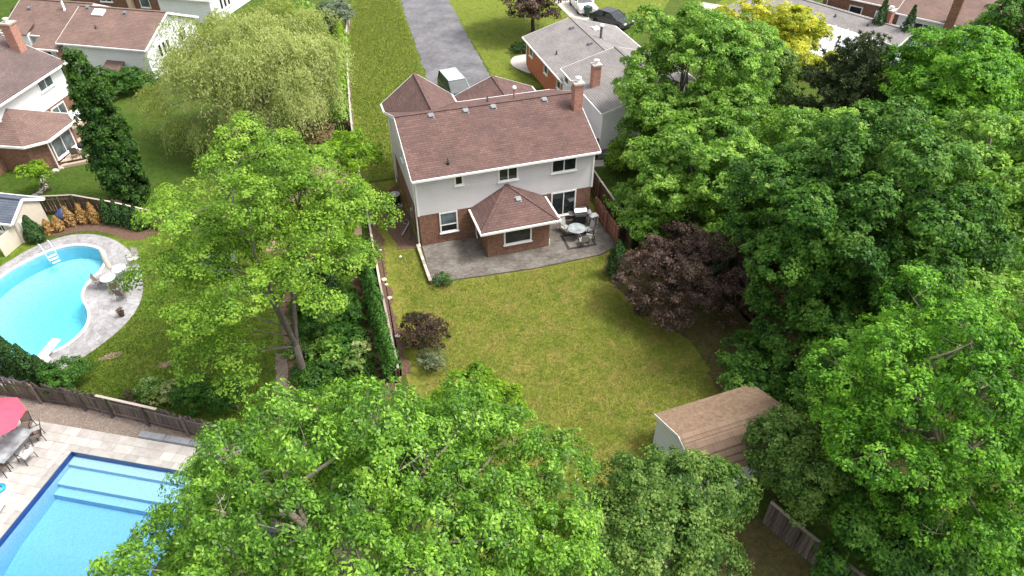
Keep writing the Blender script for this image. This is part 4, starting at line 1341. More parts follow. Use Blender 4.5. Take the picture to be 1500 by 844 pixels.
# kidney pool
KD = smooth_poly([(-23.9, 6.9), (-22.6, 7.75), (-21.2, 8.0), (-19.6, 7.4), (-18.2, 6.0), (-17.1, 3.9), (-16.55, 1.4), (-16.6, -0.6), (-17.3, -2.3), (-18.6, -3.8), (-20.2, -4.95), (-22.5, -5.2), (-25.5, -3.6), (-26.6, 0), (-26.3, 3.2), (-25.2, 5.4)], 5)
kp = thing('kidney_pool', 'kidney-shaped swimming pool with pale cyan water and white rim', 'pool', (0, 0, 0))
n = len(KW)
m = MB()
kc = np.mean(np.array(KW), 0)
kl = [(1.0, -1.0), (0.8, -1.15), (0.5, -1.55), (0.2, -1.75)]
m.add([(kc[0] + (p[0] - kc[0]) * f_, kc[1] + (p[1] - kc[1]) * f_, z_) for f_, z_ in kl for p in KW], [(r_ * n + i, r_ * n + (i + 1) % n, (r_ + 1) * n + (i + 1) % n, (r_ + 1) * n + i) for r_ in range(3) for i in range(n)] + [tuple(range(3 * n, 4 * n))])
fl = m.build('basin_floor', M['liner1'], kp)
bpy_fix(fl)
m = MB()
m.add([(p[0], p[1], -1.05) for p in KW] + [(p[0], p[1], 0.02) for p in KW], [(i, (i + 1) % n, n + (i + 1) % n, n + i) for i in range(n)])
m.build('basin_wall', M['liner1w'], kp, True)
wo1 = MB().prism(offset(KW, 0.02), -2.2, -0.14).build('water', M['water1'], kp)
def ring(poly, w0, w1, z0, z1, name, mat, root):
    """raised band that follows a closed outline between two offsets"""
    nn = len(poly)
    inn, out = [], []
    s = 1 if area(poly) > 0 else -1
    for i in range(nn):
        a, b = np.array(poly[i - 1]), np.array(poly[(i + 1) % nn])
        t = (b - a) / np.linalg.norm(b - a)
        o = np.array([t[1], -t[0]]) * s
        p = np.array(poly[i])
        inn.append(p + o * w0)
        out.append(p + o * w1)
    m = MB()
    vs = [(p[0], p[1], z0) for p in inn] + [(p[0], p[1], z1) for p in inn] + [(p[0], p[1], z1) for p in out] + [(p[0], p[1], z0) for p in out]
    fs = []
    for i in range(nn):
        j = (i + 1) % nn
        for a, b in ((0, 1), (1, 2), (2, 3)):
            fs.append((a * nn + i, a * nn + j, b * nn + j, b * nn + i))
    m.add(vs, fs)
    o = m.build(name, M[mat], root)
    bpy_fix(o)
    return o
ring(KW, 0.0, 0.14, -0.05, 0.1, 'pool_rim', 'white', kp)
# steps and rails
dl = Vector((0.85, 0.5, 0)).normalized()
dn = Vector((dl.y, -dl.x, 0))
c0 = Vector((-22.35, 6.25, 0))
lad = thing('pool_ladder', 'white pool steps with two thin white handrails at the kidney pool rim', 'ladder', (0, 0, 0))
for k in range(3):
    MB().obox(c0 + dn * (0.25 + 0.22 * k) + Vector((0, 0, -0.02 - 0.12 * k)), dl, dn, (0, 0, 1), 0.24, 0.07, 0.02).build('tread', M['plastic_white'], lad)
for s in (-1, 1):
    e_ = c0 + dl * 0.27 * s
    MB().tube([e_ - dn * 0.5 + Vector((0, 0, 0.0)), e_ - dn * 0.45 + Vector((0, 0, 0.7)), e_ - dn * 0.1 + Vector((0, 0, 0.85)), e_ + dn * 0.3 + Vector((0, 0, 0.6)), e_ + dn * 0.45 + Vector((0, 0, -0.4))], 0.02, 8).build('handrail', M['plastic_white'], lad, True)
db = thing('diving_board', 'short white diving board on the kidney pool deck beside the junipers', 'diving board', (-20.75, -3.55, 0), RAD(68))
MB().box(-0.6, 0.9, -0.24, 0.24, 0.36, 0.42).build('board', M['plastic_white'], db, bevel=0.015)
MB().box(-0.6, -0.2, -0.2, 0.2, 0, 0.36).build('base', M['plastic_white'], db)
# stamped deck round the kidney pool: keyhole outline, inner edge just outside the rim
s_in = ring(KW, 0.14, 0.15, -0.02, 0.0, 'coping_edge', 'coping', kp)
kin = offset(KW, 0.15)
kd = thing('stamped_deck', 'pale grey stamped stone deck curving round the kidney-shaped pool', 'deck', (0, 0, 0))
nn = len(KD)
key_bed = MB()
# mortar bed as quads between the two outlines (they share the same parameter)
ii = list(range(nn))
key_bed.add([(p[0], p[1], 0.02) for p in KD] + [(kin[j][0], kin[j][1], 0.02) for j in ii], [(i, (i + 1) % nn, nn + (i + 1) % nn, nn + i) for i in range(nn)])
bo = key_bed.build('mortar_bed', M['joint'], kd)
bpy_fix(bo)
# slabs: wedge by wedge so that each stays simple
def pave_ring(root, outer, inner, rows, seg, z, mat, seed, joint=0.008):
    r = random.Random(seed)
    no = len(outer)
    def lerp(i, t):
        i0, f = int(math.floor(i)) % no, i - math.floor(i)
        i1 = (i0 + 1) % no
        o = np.array(outer[i0]) * (1 - f) + np.array(outer[i1]) * f
        q = np.array(inner[ii[i0]]) * (1 - f) + np.array(inner[ii[i1]]) * f
        return q * (1 - t) + o * t
    for k in range(rows):
        t0, t1 = k / rows, (k + 1) / rows
        i = r.uniform(0, seg)
        start = i
        while i < start + no - 0.3:
            e = min(i + seg * r.uniform(0.7, 1.35), start + no)
            pp = [lerp(i, t0), lerp((i + e) / 2, t0), lerp(e, t0), lerp(e, t1), lerp((i + e) / 2, t1), lerp(i, t1)]
            c = sum(pp) / 6
            dm = max(np.linalg.norm(p - c) for p in pp)
            q = [tuple(c + (p - c) * (1 - joint / max(dm, 0.1))) for p in pp]
            if abs(area(q)) > 0.01:
                dz = z + r.uniform(-0.004, 0.004)
                MB().prism(q, 0.0, dz).build('paver', M[mat], root)
            i = e
pave_ring(kd, KD, kin, 4, 1.5, 0.045, 'stamped', 4)

# rectangular pool, local frame: x along the far edge, y towards the camera
rp = thing('rectangular_pool', 'rectangular swimming pool with deep blue water, wide steps and navy waterline tiles', 'pool', (-18.68, -10.63, 0), angP)
PWd, PL, WZ = 7.0, -11.0, -0.12
MB().add([(0, 0, -1.1), (PWd, 0, -1.1), (PWd, -4, -1.25), (0, -4, -1.25), (PWd, -8, -2.1), (0, -8, -2.1), (PWd, PL, -2.2), (0, PL, -2.2)], [(0, 3, 2, 1), (3, 5, 4, 2), (5, 7, 6, 4)]).build('basin_floor', M['liner2'], rp)
m = MB().add([(0, 0, -2.3), (PWd, 0, -2.3), (PWd, PL, -2.3), (0, PL, -2.3), (0, 0, -0.3), (PWd, 0, -0.3), (PWd, PL, -0.3), (0, PL, -0.3)], [(0, 1, 5, 4), (1, 2, 6, 5), (2, 3, 7, 6), (3, 0, 4, 7)])
m.build('basin_wall', M['liner2'], rp)
m = MB().add([(0, 0, -0.3), (PWd, 0, -0.3), (PWd, PL, -0.3), (0, PL, -0.3), (0, 0, 0.02), (PWd, 0, 0.02), (PWd, PL, 0.02), (0, PL, 0.02)], [(0, 1, 5, 4), (1, 2, 6, 5), (2, 3, 7, 6), (3, 0, 4, 7)])
m.build('waterline_tiles', M['navy'], rp)
for (y0, y1, zt) in ((-0.02, -0.45, -0.32), (-0.45, -1.35, -0.55), (-1.35, -1.75, -0.8)):
    MB().box(0.02, PWd - 0.02, y1, y0, -1.3, zt).build('step', M['liner2s'], rp)
MB().box(-0.02, PWd + 0.02, PL - 0.02, 0.02, -2.6, WZ).build('water', M['water2'], rp)
# coping stones
rr_ = random.Random(3)
def coping(x0, x1, y0, y1, along):
    a = x0 if along == 'x' else y0
    end = x1 if along == 'x' else y1
    while a < end - 0.05:
        b = min(end, a + 0.6)
        q = (a + 0.005, b - 0.005, y0, y1) if along == 'x' else (x0, x1, a + 0.005, b - 0.005)
        MB().box(*q, -0.02, 0.06 + rr_.uniform(-0.003, 0.003)).build('coping_stone', M['coping'], rp)
        a = b
coping(-0.35, PWd + 0.35, 0.0, 0.35, 'x')
coping(-0.35, 0.0, PL, 0.0, 'y')
dk = thing('paver_deck', 'pale rectangular paver deck around the rectangular blue pool', 'deck', (-18.68, -10.63, 0), angP)
for poly in ([(-6.5, 0.352), (7.4, 0.352), (7.4, 1.27), (-6.5, 1.27)], [(-6.5, -8), (-0.352, -8), (-0.352, 0.348), (-6.5, 0.348)]):
    MB().prism(poly, -0.02, 0.02).build('sand_bed', M['joint'], dk)
pave(dk, [(-6.5, 0.352), (7.4, 0.352), (7.4, 1.27), (-6.5, 1.27)], 0, 0.459, (0.45, 0.85), 0.05, 'paver', seed=2, limit=150, joint=0.01)
pave(dk, [(-4.4, -8), (-0.352, -8), (-0.352, 0.348), (-4.4, 0.348)], 0, 0.464, (0.45, 0.85), 0.05, 'paver', seed=3, limit=150, joint=0.01)
# grey stone step at the edge of the deck
st = thing('stone_step', 'long grey stone slabs laid between pebble bed and paver deck', 'step', (-18.68, -10.63, 0), angP)
for k in range(3):
    MB().box(2.6 + k * 1.3, 3.87 + k * 1.3, 1.3, 1.62, 0, 0.2 - 0.01 * k).build('slab', M['slab'], st, bevel=0.02)
# pebble bed
sheet('pebble_bed', [toW(-6.5, 1.28), toW(9, 1.28), toW(9, 2.55), toW(-6.5, 2.55)], 0.02, M['gravel'])
rng = np.random.default_rng(8)
ico = bmesh.new()
bmesh.ops.create_icosphere(ico, subdivisions=1, radius=1.0)
iv = np.array([v.co[:] for v in ico.verts])
itf = np.array([[v.index for v in f.verts] for f in ico.faces])
ico.free()
def stones(name, pts, rad, mat, parent=None, z=0.02):
    k = len(pts)
    s = rad * rng.uniform(0.5, 1.5, (k, 1, 1)) * np.stack([np.ones(k), rng.uniform(0.7, 1.1, k), rng.uniform(0.4, 0.8, k)], 1)[:, None, :]
    V = iv[None] * s + np.concatenate([np.array(pts), np.full((k, 1), z)], 1)[:, None, :]
    F = itf[None] + (np.arange(k) * len(iv))[:, None, None]
    me = fast_mesh(name, V.reshape(-1, 3), F.reshape(-1, 3), np.ones((k * len(iv), 3)), M[mat])
    return tag(link(name, me, parent), kind='stuff')
pb = stones('pebbles', [toW(rng.uniform(-5.5, 3.2), rng.uniform(1.3, 2.45)) for _ in range(2600)], 0.035, 'pebble')
tag(pb, 'loose tan pebbles along the weathered board fence', 'pebbles')

# ------------------------------------------------------------------ furniture
def chair(name, label, loc, rz, frame='dark', seat='mesh_brown', group=None, arms=True, hh=0.95):
    t = thing(name, label, 'chair', loc, rz, group)
    MB().slab([(-0.24, -0.25, 0.42), (0.24, -0.25, 0.42), (0.24, 0.22, 0.4), (-0.24, 0.22, 0.4)], 0.035).build('seat', M[seat], t)
    MB().slab([(-0.24, 0.22, 0.42), (0.24, 0.22, 0.42), (0.22, 0.36, hh), (-0.22, 0.36, hh)], 0.03).build('backrest', M[seat], t)
    for sx in (-1, 1):
        for sy in (-1, 1):
            MB().tube([(0.25 * sx, 0.24 * sy, 0.42), (0.27 * sx, 0.27 * sy, 0.0)], 0.018, 6).build('leg', M[frame], t)
        if arms:
            MB().tube([(0.26 * sx, -0.24, 0.42), (0.27 * sx, -0.22, 0.64), (0.27 * sx, 0.27, 0.66)], 0.018, 6).build('armrest', M[frame], t)
    MB().tube([(-0.23, 0.21, 0.4), (-0.23, 0.37, hh + 0.02), (0.23, 0.37, hh + 0.02), (0.23, 0.21, 0.4)], 0.016, 6).build('back_frame', M[frame], t)
    return t

def round_table(name, label, loc, r=0.6, top='table_glass', frame='dark'):
    t = thing(name, label, 'table', loc)
    MB().lathe([(r - 0.03, 0.69), (r, 0.7), (r, 0.725), (r - 0.02, 0.735)], (0, 0, 0), 28).build('tabletop', M[top], t)
    for k in range(4):
        a = math.pi / 4 + k * math.pi / 2
        MB().tube([(0.3 * r * math.cos(a), 0.3 * r * math.sin(a), 0.69), (0.22 * r * math.cos(a), 0.22 * r * math.sin(a), 0.35), (0.75 * r * math.cos(a), 0.75 * r * math.sin(a), 0.0)], 0.02, 6).build('leg', M[frame], t)
    return t

ZP = 0.1
# main patio dining set
rg = thing('outdoor_rug', 'dark bordered outdoor rug under the patio dining set', 'rug', (9.65, -2.45, ZP), RAD(-3))
MB().box(-0.98, 0.98, -0.78, 0.78, 0.0, 0.012).build('border', M['rug'], rg)
MB().box(-0.8, 0.8, -0.6, 0.6, 0.0125, 0.018).build('field', M['rug_in'], rg)
round_table('patio_table', 'round grey glass table on the dark patio rug', (9.6, -2.1, ZP + 0.02), 0.58)
for k, (x, y, a, sm) in enumerate([(9.15, -1.35, 20, 'with its back to the sliding door'), (10.45, -2.0, -80, 'beside the reddish screen'), (9.75, -3.0, 175, 'at the rug edge facing the sliding door'), (10.25, -2.75, -130, 'at the rug corner nearest the lawn and screen')]):
    chair('patio_chair', 'grey mesh patio chair ' + sm, (x, y, ZP + 0.02), RAD(a), 'dark', 'mesh_grey', 'chairs of the patio dining set')
bb = thing('gas_grill', 'stainless steel gas grill with side shelves beside the sliding door', 'grill', (10.4, -0.65, ZP), RAD(-8))
MB().box(-0.38, 0.38, -0.27, 0.27, 0.12, 0.82).build('cart', M['dark'], bb)
hood = MB()
hood.add([(-0.4, -0.28, 0.83), (0.4, -0.28, 0.83), (0.4, 0.26, 0.83), (-0.4, 0.26, 0.83), (-0.4, -0.26, 1.05), (0.4, -0.26, 1.05), (0.4, -0.05, 1.18), (-0.4, -0.05, 1.18), (0.4, 0.24, 1.12), (-0.4, 0.24, 1.12)],
         [(3, 2, 1, 0), (0, 1, 5, 4), (4, 5, 6, 7), (7, 6, 8, 9), (9, 8, 2, 3), (1, 2, 8, 6, 5), (0, 4, 7, 9, 3)])
hb = hood.build('hood', M['steel'], bb)
MB().tube([(-0.3, -0.31, 0.97), (0.3, -0.31, 0.97)], 0.018, 8).build('handle', M['dark'], hb)
for sx in (-1, 1):
    MB().box(min(sx * 0.41, sx * 0.75), max(sx * 0.41, sx * 0.75), -0.24, 0.24, 0.8, 0.84).build('side_shelf', M['steel'], bb)
    for sy in (-0.24, 0.24):
        MB().lathe([(0.07, -0.02), (0.07, 0.02)], (sx * 0.32, sy, 0.07), 12).build('wheel', M['rubber'], bb)
MB().box(-0.36, 0.36, -0.3, -0.275, 0.7, 0.81).build('control_panel', M['steel'], bb)
cl = thing('side_table', 'small white table between the grill and the reddish screen', 'table', (11.25, -0.95, ZP), RAD(10))
MB().box(-0.28, 0.28, -0.22, 0.22, 0.62, 0.66).build('tabletop', M['plastic_white'], cl)
for sx in (-1, 1):
    for sy in (-1, 1):
        MB().box(sx * 0.24 - 0.02, sx * 0.24 + 0.02, sy * 0.18 - 0.02, sy * 0.18 + 0.02, 0, 0.62).build('leg', M['plastic_white'], cl)
# condenser
def condenser(label, loc, rz=0):
    t = thing('condenser_unit', label, 'air conditioner', loc, rz)
    MB().box(-0.4, 0.4, -0.4, 0.4, 0, 0.06).build('pad', M['concrete'], t)
    b = MB().lathe([(0.36, 0.06), (0.37, 0.1), (0.37, 0.78), (0.34, 0.82)], (0, 0, 0), 24).build('casing', M['dark'], t)
    MB().lathe([(0.25, 0.822), (0.35, 0.822), (0.35, 0.85), (0.25, 0.85)], (0, 0, 0), 24).build('rim', M['grey_metal'], b)
    for k in range(8):
        a = math.pi * k / 8
        MB().beam((0.25 * math.cos(a), 0.25 * math.sin(a), 0.86), (-0.25 * math.cos(a), -0.25 * math.sin(a), 0.86), 0.012, 0.012).build('grille_bar', M['grey_metal'], b)
    MB().lathe([(0.09, 0.83), (0.09, 0.87), (0.02, 0.88)], (0, 0, 0), 12).build('fan_hub', M['plastic_white'], b)
    return t
condenser('dark round air conditioner beside the brick side wall', (-0.72, 5.3, 0))
condenser('dark air conditioner by the white house bay', (-26.0, 18.3, 0))
# clutter by the side wall
hr = thing('garden_hose', 'coiled grey hose lying by the brick side wall', 'hose', (-0.45, 2.9, 0.02))
MB().tube([(0.22 * math.cos(t) * (1 - t / 60), 0.25 * math.sin(t), 0.02 + t * 0.004) for t in np.linspace(0, 19, 60)], 0.016, 6).build('coil', M['grey_metal'], hr, True)
for k, (x, y, lx, ly, a, mt, lab) in enumerate([(-0.5, 1.5, 0.55, 0.12, 80, 'fence_dark', 'dark wooden offcut leaning near the hose'), (-0.65, 2.1, 0.7, 0.1, 60, 'grey_metal', 'grey metal bar lying in the side bed')]):
    b = thing('timber_offcut', lab, 'plank', (x, y, 0.02), RAD(a))
    MB().box(-lx, lx, -ly / 2, ly / 2, 0, 0.1).build('board', M[mt], b, bevel=0.01)
for k, (x, y, s_) in enumerate([(-2.85, -2.6, 0.2), (-2.78, -3.05, 0.13), (-2.8, -4.3, 0.17), (-2.95, -7.6, 0.18), (-2.6, 0.4, 0.16), (-1.5, -0.6, 0.12)]):
    b = MB()
    r_ = random.Random(k)
    b.add([tuple(v * s_ * np.array([1, r_.uniform(0.7, 1), 0.5]) * r_.uniform(0.8, 1.1)) for v in iv], [tuple(f) for f in itf])
    o = b.build('pale_stone', M['cream'])
    o.location = (x, y, s_ * 0.3)
    tag(o, 'pale garden stone lying along the fence bed', 'stone', 'pale stones along the fence')

# kidney pool furniture
round_table('pool_table', 'round white table beside the kidney pool', (-18.25, 1.55, 0.045), 0.42, 'plastic_white', 'mesh_grey')
round_table('pool_table', 'round white table beside the folded umbrella base', (-17.75, 2.3, 0.045), 0.42, 'plastic_white', 'mesh_grey')
for x, y, a, lab in [(-18.75, 1.75, 95, 'brown mesh pool chair at the water side of the white tables'), (-17.45, 0.25, 160, 'low dark-backed pool chair on the open side of the stamped deck'), (-17.15, 3.55, -30, 'pale pool chair at the lawn edge of the stamped deck'), (-17.95, 1.0, 200, 'brown mesh pool chair between the round white tables')]:
    chair('pool_chair', lab, (x, y, 0.045), RAD(a), 'grey_metal', 'mesh_brown' if 'brown' in lab or 'dark' in lab else 'beige')
um = thing('folded_umbrella', 'folded beige patio umbrella tilted by the white pool tables', 'umbrella', (-18.0, 1.95, 0.045))
MB().lathe([(0.24, 0), (0.24, 0.05), (0.05, 0.08), (0.03, 0.3)], (0, 0, 0), 16).build('base', M['dark'], um)
MB().tube([(0, 0, 0.05), (-0.25, 0.35, 2.35)], 0.022, 8).build('pole', M['grey_metal'], um)
m = MB()
ptsU, k = [], 0
for i, (t, r_) in enumerate([(0.36, 0.09), (0.45, 0.17), (0.6, 0.15), (0.8, 0.1), (0.95, 0.06), (1.03, 0.015)]):
    ptsU.append(((-0.25 * t, 0.35 * t, 0.05 + 2.3 * t), r_))
m.tube([p for p, _ in ptsU], [r for _, r in ptsU], 12)
m.build('canopy', M['beige'], um, True)
pl = thing('flower_pot', 'dark pot with a small reddish plant at the edge of the stamped deck', 'planter', (-17.4, -1.35, 0.045))
MB().lathe([(0.12, 0), (0.17, 0.3), (0.19, 0.32), (0.16, 0.31)], (0, 0, 0), 16).build('pot', M['terracotta'], pl)

# rectangular pool furniture
ub = thing('open_umbrella', 'open pink-red patio umbrella over the outdoor dining set', 'umbrella', (-21.35, -9.55, 0.05))
MB().lathe([(0.28, 0), (0.28, 0.06), (0.06, 0.1), (0.04, 0.3)], (0, 0, 0), 16).build('base', M['dark'], ub)
MB().tube([(0, 0, 0.05), (0, 0, 2.4)], 0.024, 8).build('pole', M['grey_metal'], ub)
m = MB()
R8 = 1.4
rim = [(R8 * math.cos(2 * math.pi * k / 8 + 0.15), R8 * math.sin(2 * math.pi * k / 8 + 0.15), 1.98) for k in range(8)]
for k in range(8):
    a, b = rim[k], rim[(k + 1) % 8]
    mid = ((a[0] + b[0]) / 2 * 0.985, (a[1] + b[1]) / 2 * 0.985, 2.0)
    m.slab([a, mid, (0, 0, 2.45)], 0.008)
    m.slab([mid, b, (0, 0, 2.45)], 0.008)
m.build('canopy', M['pink'], ub)
for k in range(8):
    MB().tube([(0, 0, 2.41), (rim[k][0] * 0.98, rim[k][1] * 0.98, 1.955)], 0.01, 4).build('rib', M['grey_metal'], ub)
tb = thing('dining_table', 'long grey glass dining table under the pink-red umbrella', 'table', (-21.05, -10.05, 0.05), angP + RAD(90))
MB().box(-0.95, 0.95, -0.5, 0.5, 0.7, 0.73).build('tabletop', M['table_glass'], tb)
for sx in (-1, 1):
    for sy in (-1, 1):
        MB().tube([(0.85 * sx, 0.42 * sy, 0.7), (0.88 * sx, 0.44 * sy, 0)], 0.025, 6).build('leg', M['dark'], tb)
for x, y, a, lab in [(-20.75, -8.75, -5, 'brown chair tucked behind the pink-red umbrella'), (-20.2, -9.45, -75, 'brown chair standing apart at the right of the glass dining table'), (-20.45, -10.55, -130, 'brown chair with a white towel at the glass dining table'), (-21.35, -11.05, 165, 'brown chair at the near end of the glass dining table')]:
    chair('dining_chair', lab, (x, y, 0.05), RAD(a), 'dark', 'mesh_brown')
tw = thing('white_towel', 'crumpled white towel hanging on a brown dining chair', 'towel', (-20.4, -10.6, 0.5), RAD(-130))
m = MB()
gx, gy = 7, 9
rr2 = random.Random(2)
vs, fs = [], []
for j in range(gy):
    for i in range(gx):
        t = j / (gy - 1)
        vs.append((-0.26 + 0.52 * i / (gx - 1) + rr2.uniform(-.02, .02), -0.3 + 0.6 * min(1, t * 1.6) + rr2.uniform(-.02, .02), 0.02 + (0 if t < 0.62 else (t - 0.62) * 1.3) - (0.35 * max(0, 0.2 - t)) + rr2.uniform(0, 0.03)))
for j in range(gy - 1):
    for i in range(gx - 1):
        a = j * gx + i
        fs.append((a, a + 1, a + gx + 1, a + gx))
m.add(vs, fs)
to = m.build('cloth', M['plastic_white'], tw, True)
to.modifiers.new('solid', 'SOLIDIFY').thickness = 0.012
lg = thing('sun_lounger', 'white plastic sun lounger on the paver deck', 'lounger', (-21.35, -13.0, 0.05), angP + RAD(10))
MB().slab([(-0.9, -0.3, 0.3), (0.5, -0.3, 0.3), (0.5, 0.3, 0.3), (-0.9, 0.3, 0.3)], 0.05).build('seat', M['plastic_white'], lg)
MB().slab([(-0.9, -0.3, 0.3), (-0.9, 0.3, 0.3), (-1.4, 0.3, 0.7), (-1.4, -0.3, 0.7)], 0.05).build('backrest', M['plastic_white'], lg)
for sx in (-0.8, 0.4):
    for sy in (-0.25, 0.25):
        MB().box(sx - 0.03, sx + 0.03, sy - 0.03, sy + 0.03, 0, 0.26).build('leg', M['plastic_white'], lg)
fl_ = thing('pool_float', 'small bright blue pool float on the paver deck', 'float', (-21.45, -11.95, 0.05), RAD(20))
m = MB()
m.tube([(0.3 * math.cos(t), 0.22 * math.sin(t), 0.08) for t in np.linspace(0, 2 * math.pi, 17)], 0.08, 8, False)
m.build('ring', M['blue_plastic'], fl_, True)

# trampoline seen through the near maple
tp = thing('trampoline', 'dark blue round trampoline mat glimpsed through the near maple', 'trampoline', (-10.6, -17.0, 0))
MB().lathe([(0.01, 0.74), (1.45, 0.74), (1.45, 0.75), (0.01, 0.75)], (0, 0, 0), 32).build('mat', M['trampoline'], tp)
m = MB()
m.tube([(1.7 * math.cos(t), 1.7 * math.sin(t), 0.76) for t in np.linspace(0, 2 * math.pi, 33)], 0.06, 8, False)
m.build('rim', M['grey_metal'], tp, True)
for k in range(6):
    a = k * math.pi / 3
    MB().tube([(1.7 * math.cos(a), 1.7 * math.sin(a), 0.75), (1.72 * math.cos(a), 1.72 * math.sin(a), 0)], 0.03, 6).build('leg', M['grey_metal'], tp)

# deck and furniture of neighbour A
nA = Vector((math.sin(angA), -math.cos(angA), 0))
uA = Vector((math.cos(angA), math.sin(angA), 0))
oA = Vector((-23.35, 26.55, 0))
def fromA(x, y): return oA + uA * x - nA * y
dA = thing('wooden_deck', 'low tan plank deck beside the white house bay', 'deck', oA, angA)
DKA = [(-7.9, -3.55), (-6.2, -6.3), (-2.6, -5.6), (-1.4, -0.05), (-4.25, -0.05), (-4.25, -2.35), (-5.2, -3.35)]
pave(dA, DKA, RAD(-50), 0.16, (1.6, 3.2), 0.3, 'deck_wood', 'plank', 0.008, 6, 0.035)
MB().prism([(p[0] * 0.985 - 0.07, p[1] * 0.985 - 0.05) for p in DKA], 0.0, 0.255).build('frame', M['fence_dark'], dA)
MB().beam((-8.2, -3.75, 0.1), (-6.3, -6.55, 0.1), 0.3, 0.2).build('front_step', M['deck_wood'], dA)
pa = fromA(-6.6, -4.7)
g2 = thing('kettle_grill', 'black kettle grill on the tan plank deck', 'grill', (pa.x, pa.y, 0.3))
MB().lathe([(0.05, 0.5), (0.26, 0.62), (0.3, 0.76), (0.26, 0.92), (0.05, 1.02)], (0, 0, 0), 18).build('bowl', M['dark'], g2, True)
for k in range(3):
    a = k * 2.1
    MB().tube([(0.2 * math.cos(a), 0.2 * math.sin(a), 0.6), (0.3 * math.cos(a), 0.3 * math.sin(a), 0)], 0.015, 6).build('leg', M['grey_metal'], g2)
pa = fromA(-5.2, -4.9)
t2 = round_table('deck_table', 'round white table on the tan plank deck', (pa.x, pa.y, 0.3), 0.5, 'plastic_white')
for dx, dy, a, lab in [(-0.9, -0.2, 150, 'dark chair left of the white deck table'), (0.2, -0.95, 190, 'dark chair in front of the white deck table'), (0.9, 0.3, -60, 'dark chair behind the white deck table'), (-1.9, 0.55, 120, 'dark chair at the corner of the tan plank deck')]:
    q = fromA(-5.2 + dx, -4.9 + dy)
    chair('deck_chair', lab, (q.x, q.y, 0.3), angA + RAD(a), 'dark', 'mesh_brown' if 'corner' in lab else 'dark')
pa = fromA(-3.4, -3.0)
uw = thing('white_umbrella', 'open off-white umbrella behind the columnar tree', 'umbrella', (pa.x, pa.y, 0))
MB().tube([(0, 0, 0), (0, 0, 2.3)], 0.025, 8).build('pole', M['grey_metal'], uw)
MB().lathe([(0.25, 0), (0.25, 0.06), (0.04, 0.1)], (0, 0, 0), 16).build('base', M['dark'], uw)
m = MB()
for k in range(8):
    a, b = 2 * math.pi * k / 8, 2 * math.pi * (k + 1) / 8
    m.slab([(1.2 * math.cos(a), 1.2 * math.sin(a), 1.95), (1.2 * math.cos(b), 1.2 * math.sin(b), 1.95), (0, 0, 2.35)], 0.01)
m.build('canopy', M['plastic_white'], uw)
for k in range(2):
    pa = fromA(-6.4 + 0.45 * k, -4.05)
    b = thing('leaning_board', 'white board propped near the bay wall', 'board', (pa.x, pa.y, 0), angA, 'white boards by the bay')
    MB().slab([(-0.12, -0.5, 0.02), (0.12, -0.5, 0.02), (0.12, 0.5, 0.5), (-0.12, 0.5, 0.5)], 0.04).build('board', M['plastic_white'], b)
pa = fromA(-8.3, -4.3)
for k in range(12):
    r_ = random.Random(100 + k)
    p = fromA(-12.5 + k * 0.42, -3.6 - 0.25 * math.sin(k * 0.7) - (0.5 if k < 5 else 0))
    b = MB().add([tuple(v * np.array([0.28, 0.22, 0.16]) * r_.uniform(0.75, 1.2)) for v in iv], [tuple(f) for f in itf]).build('border_stone', M['concrete'])
    b.location = (p.x, p.y, 0.06)
    tag(b, 'pale round stone edging the white house garden', 'stone', 'border stones by the white house')

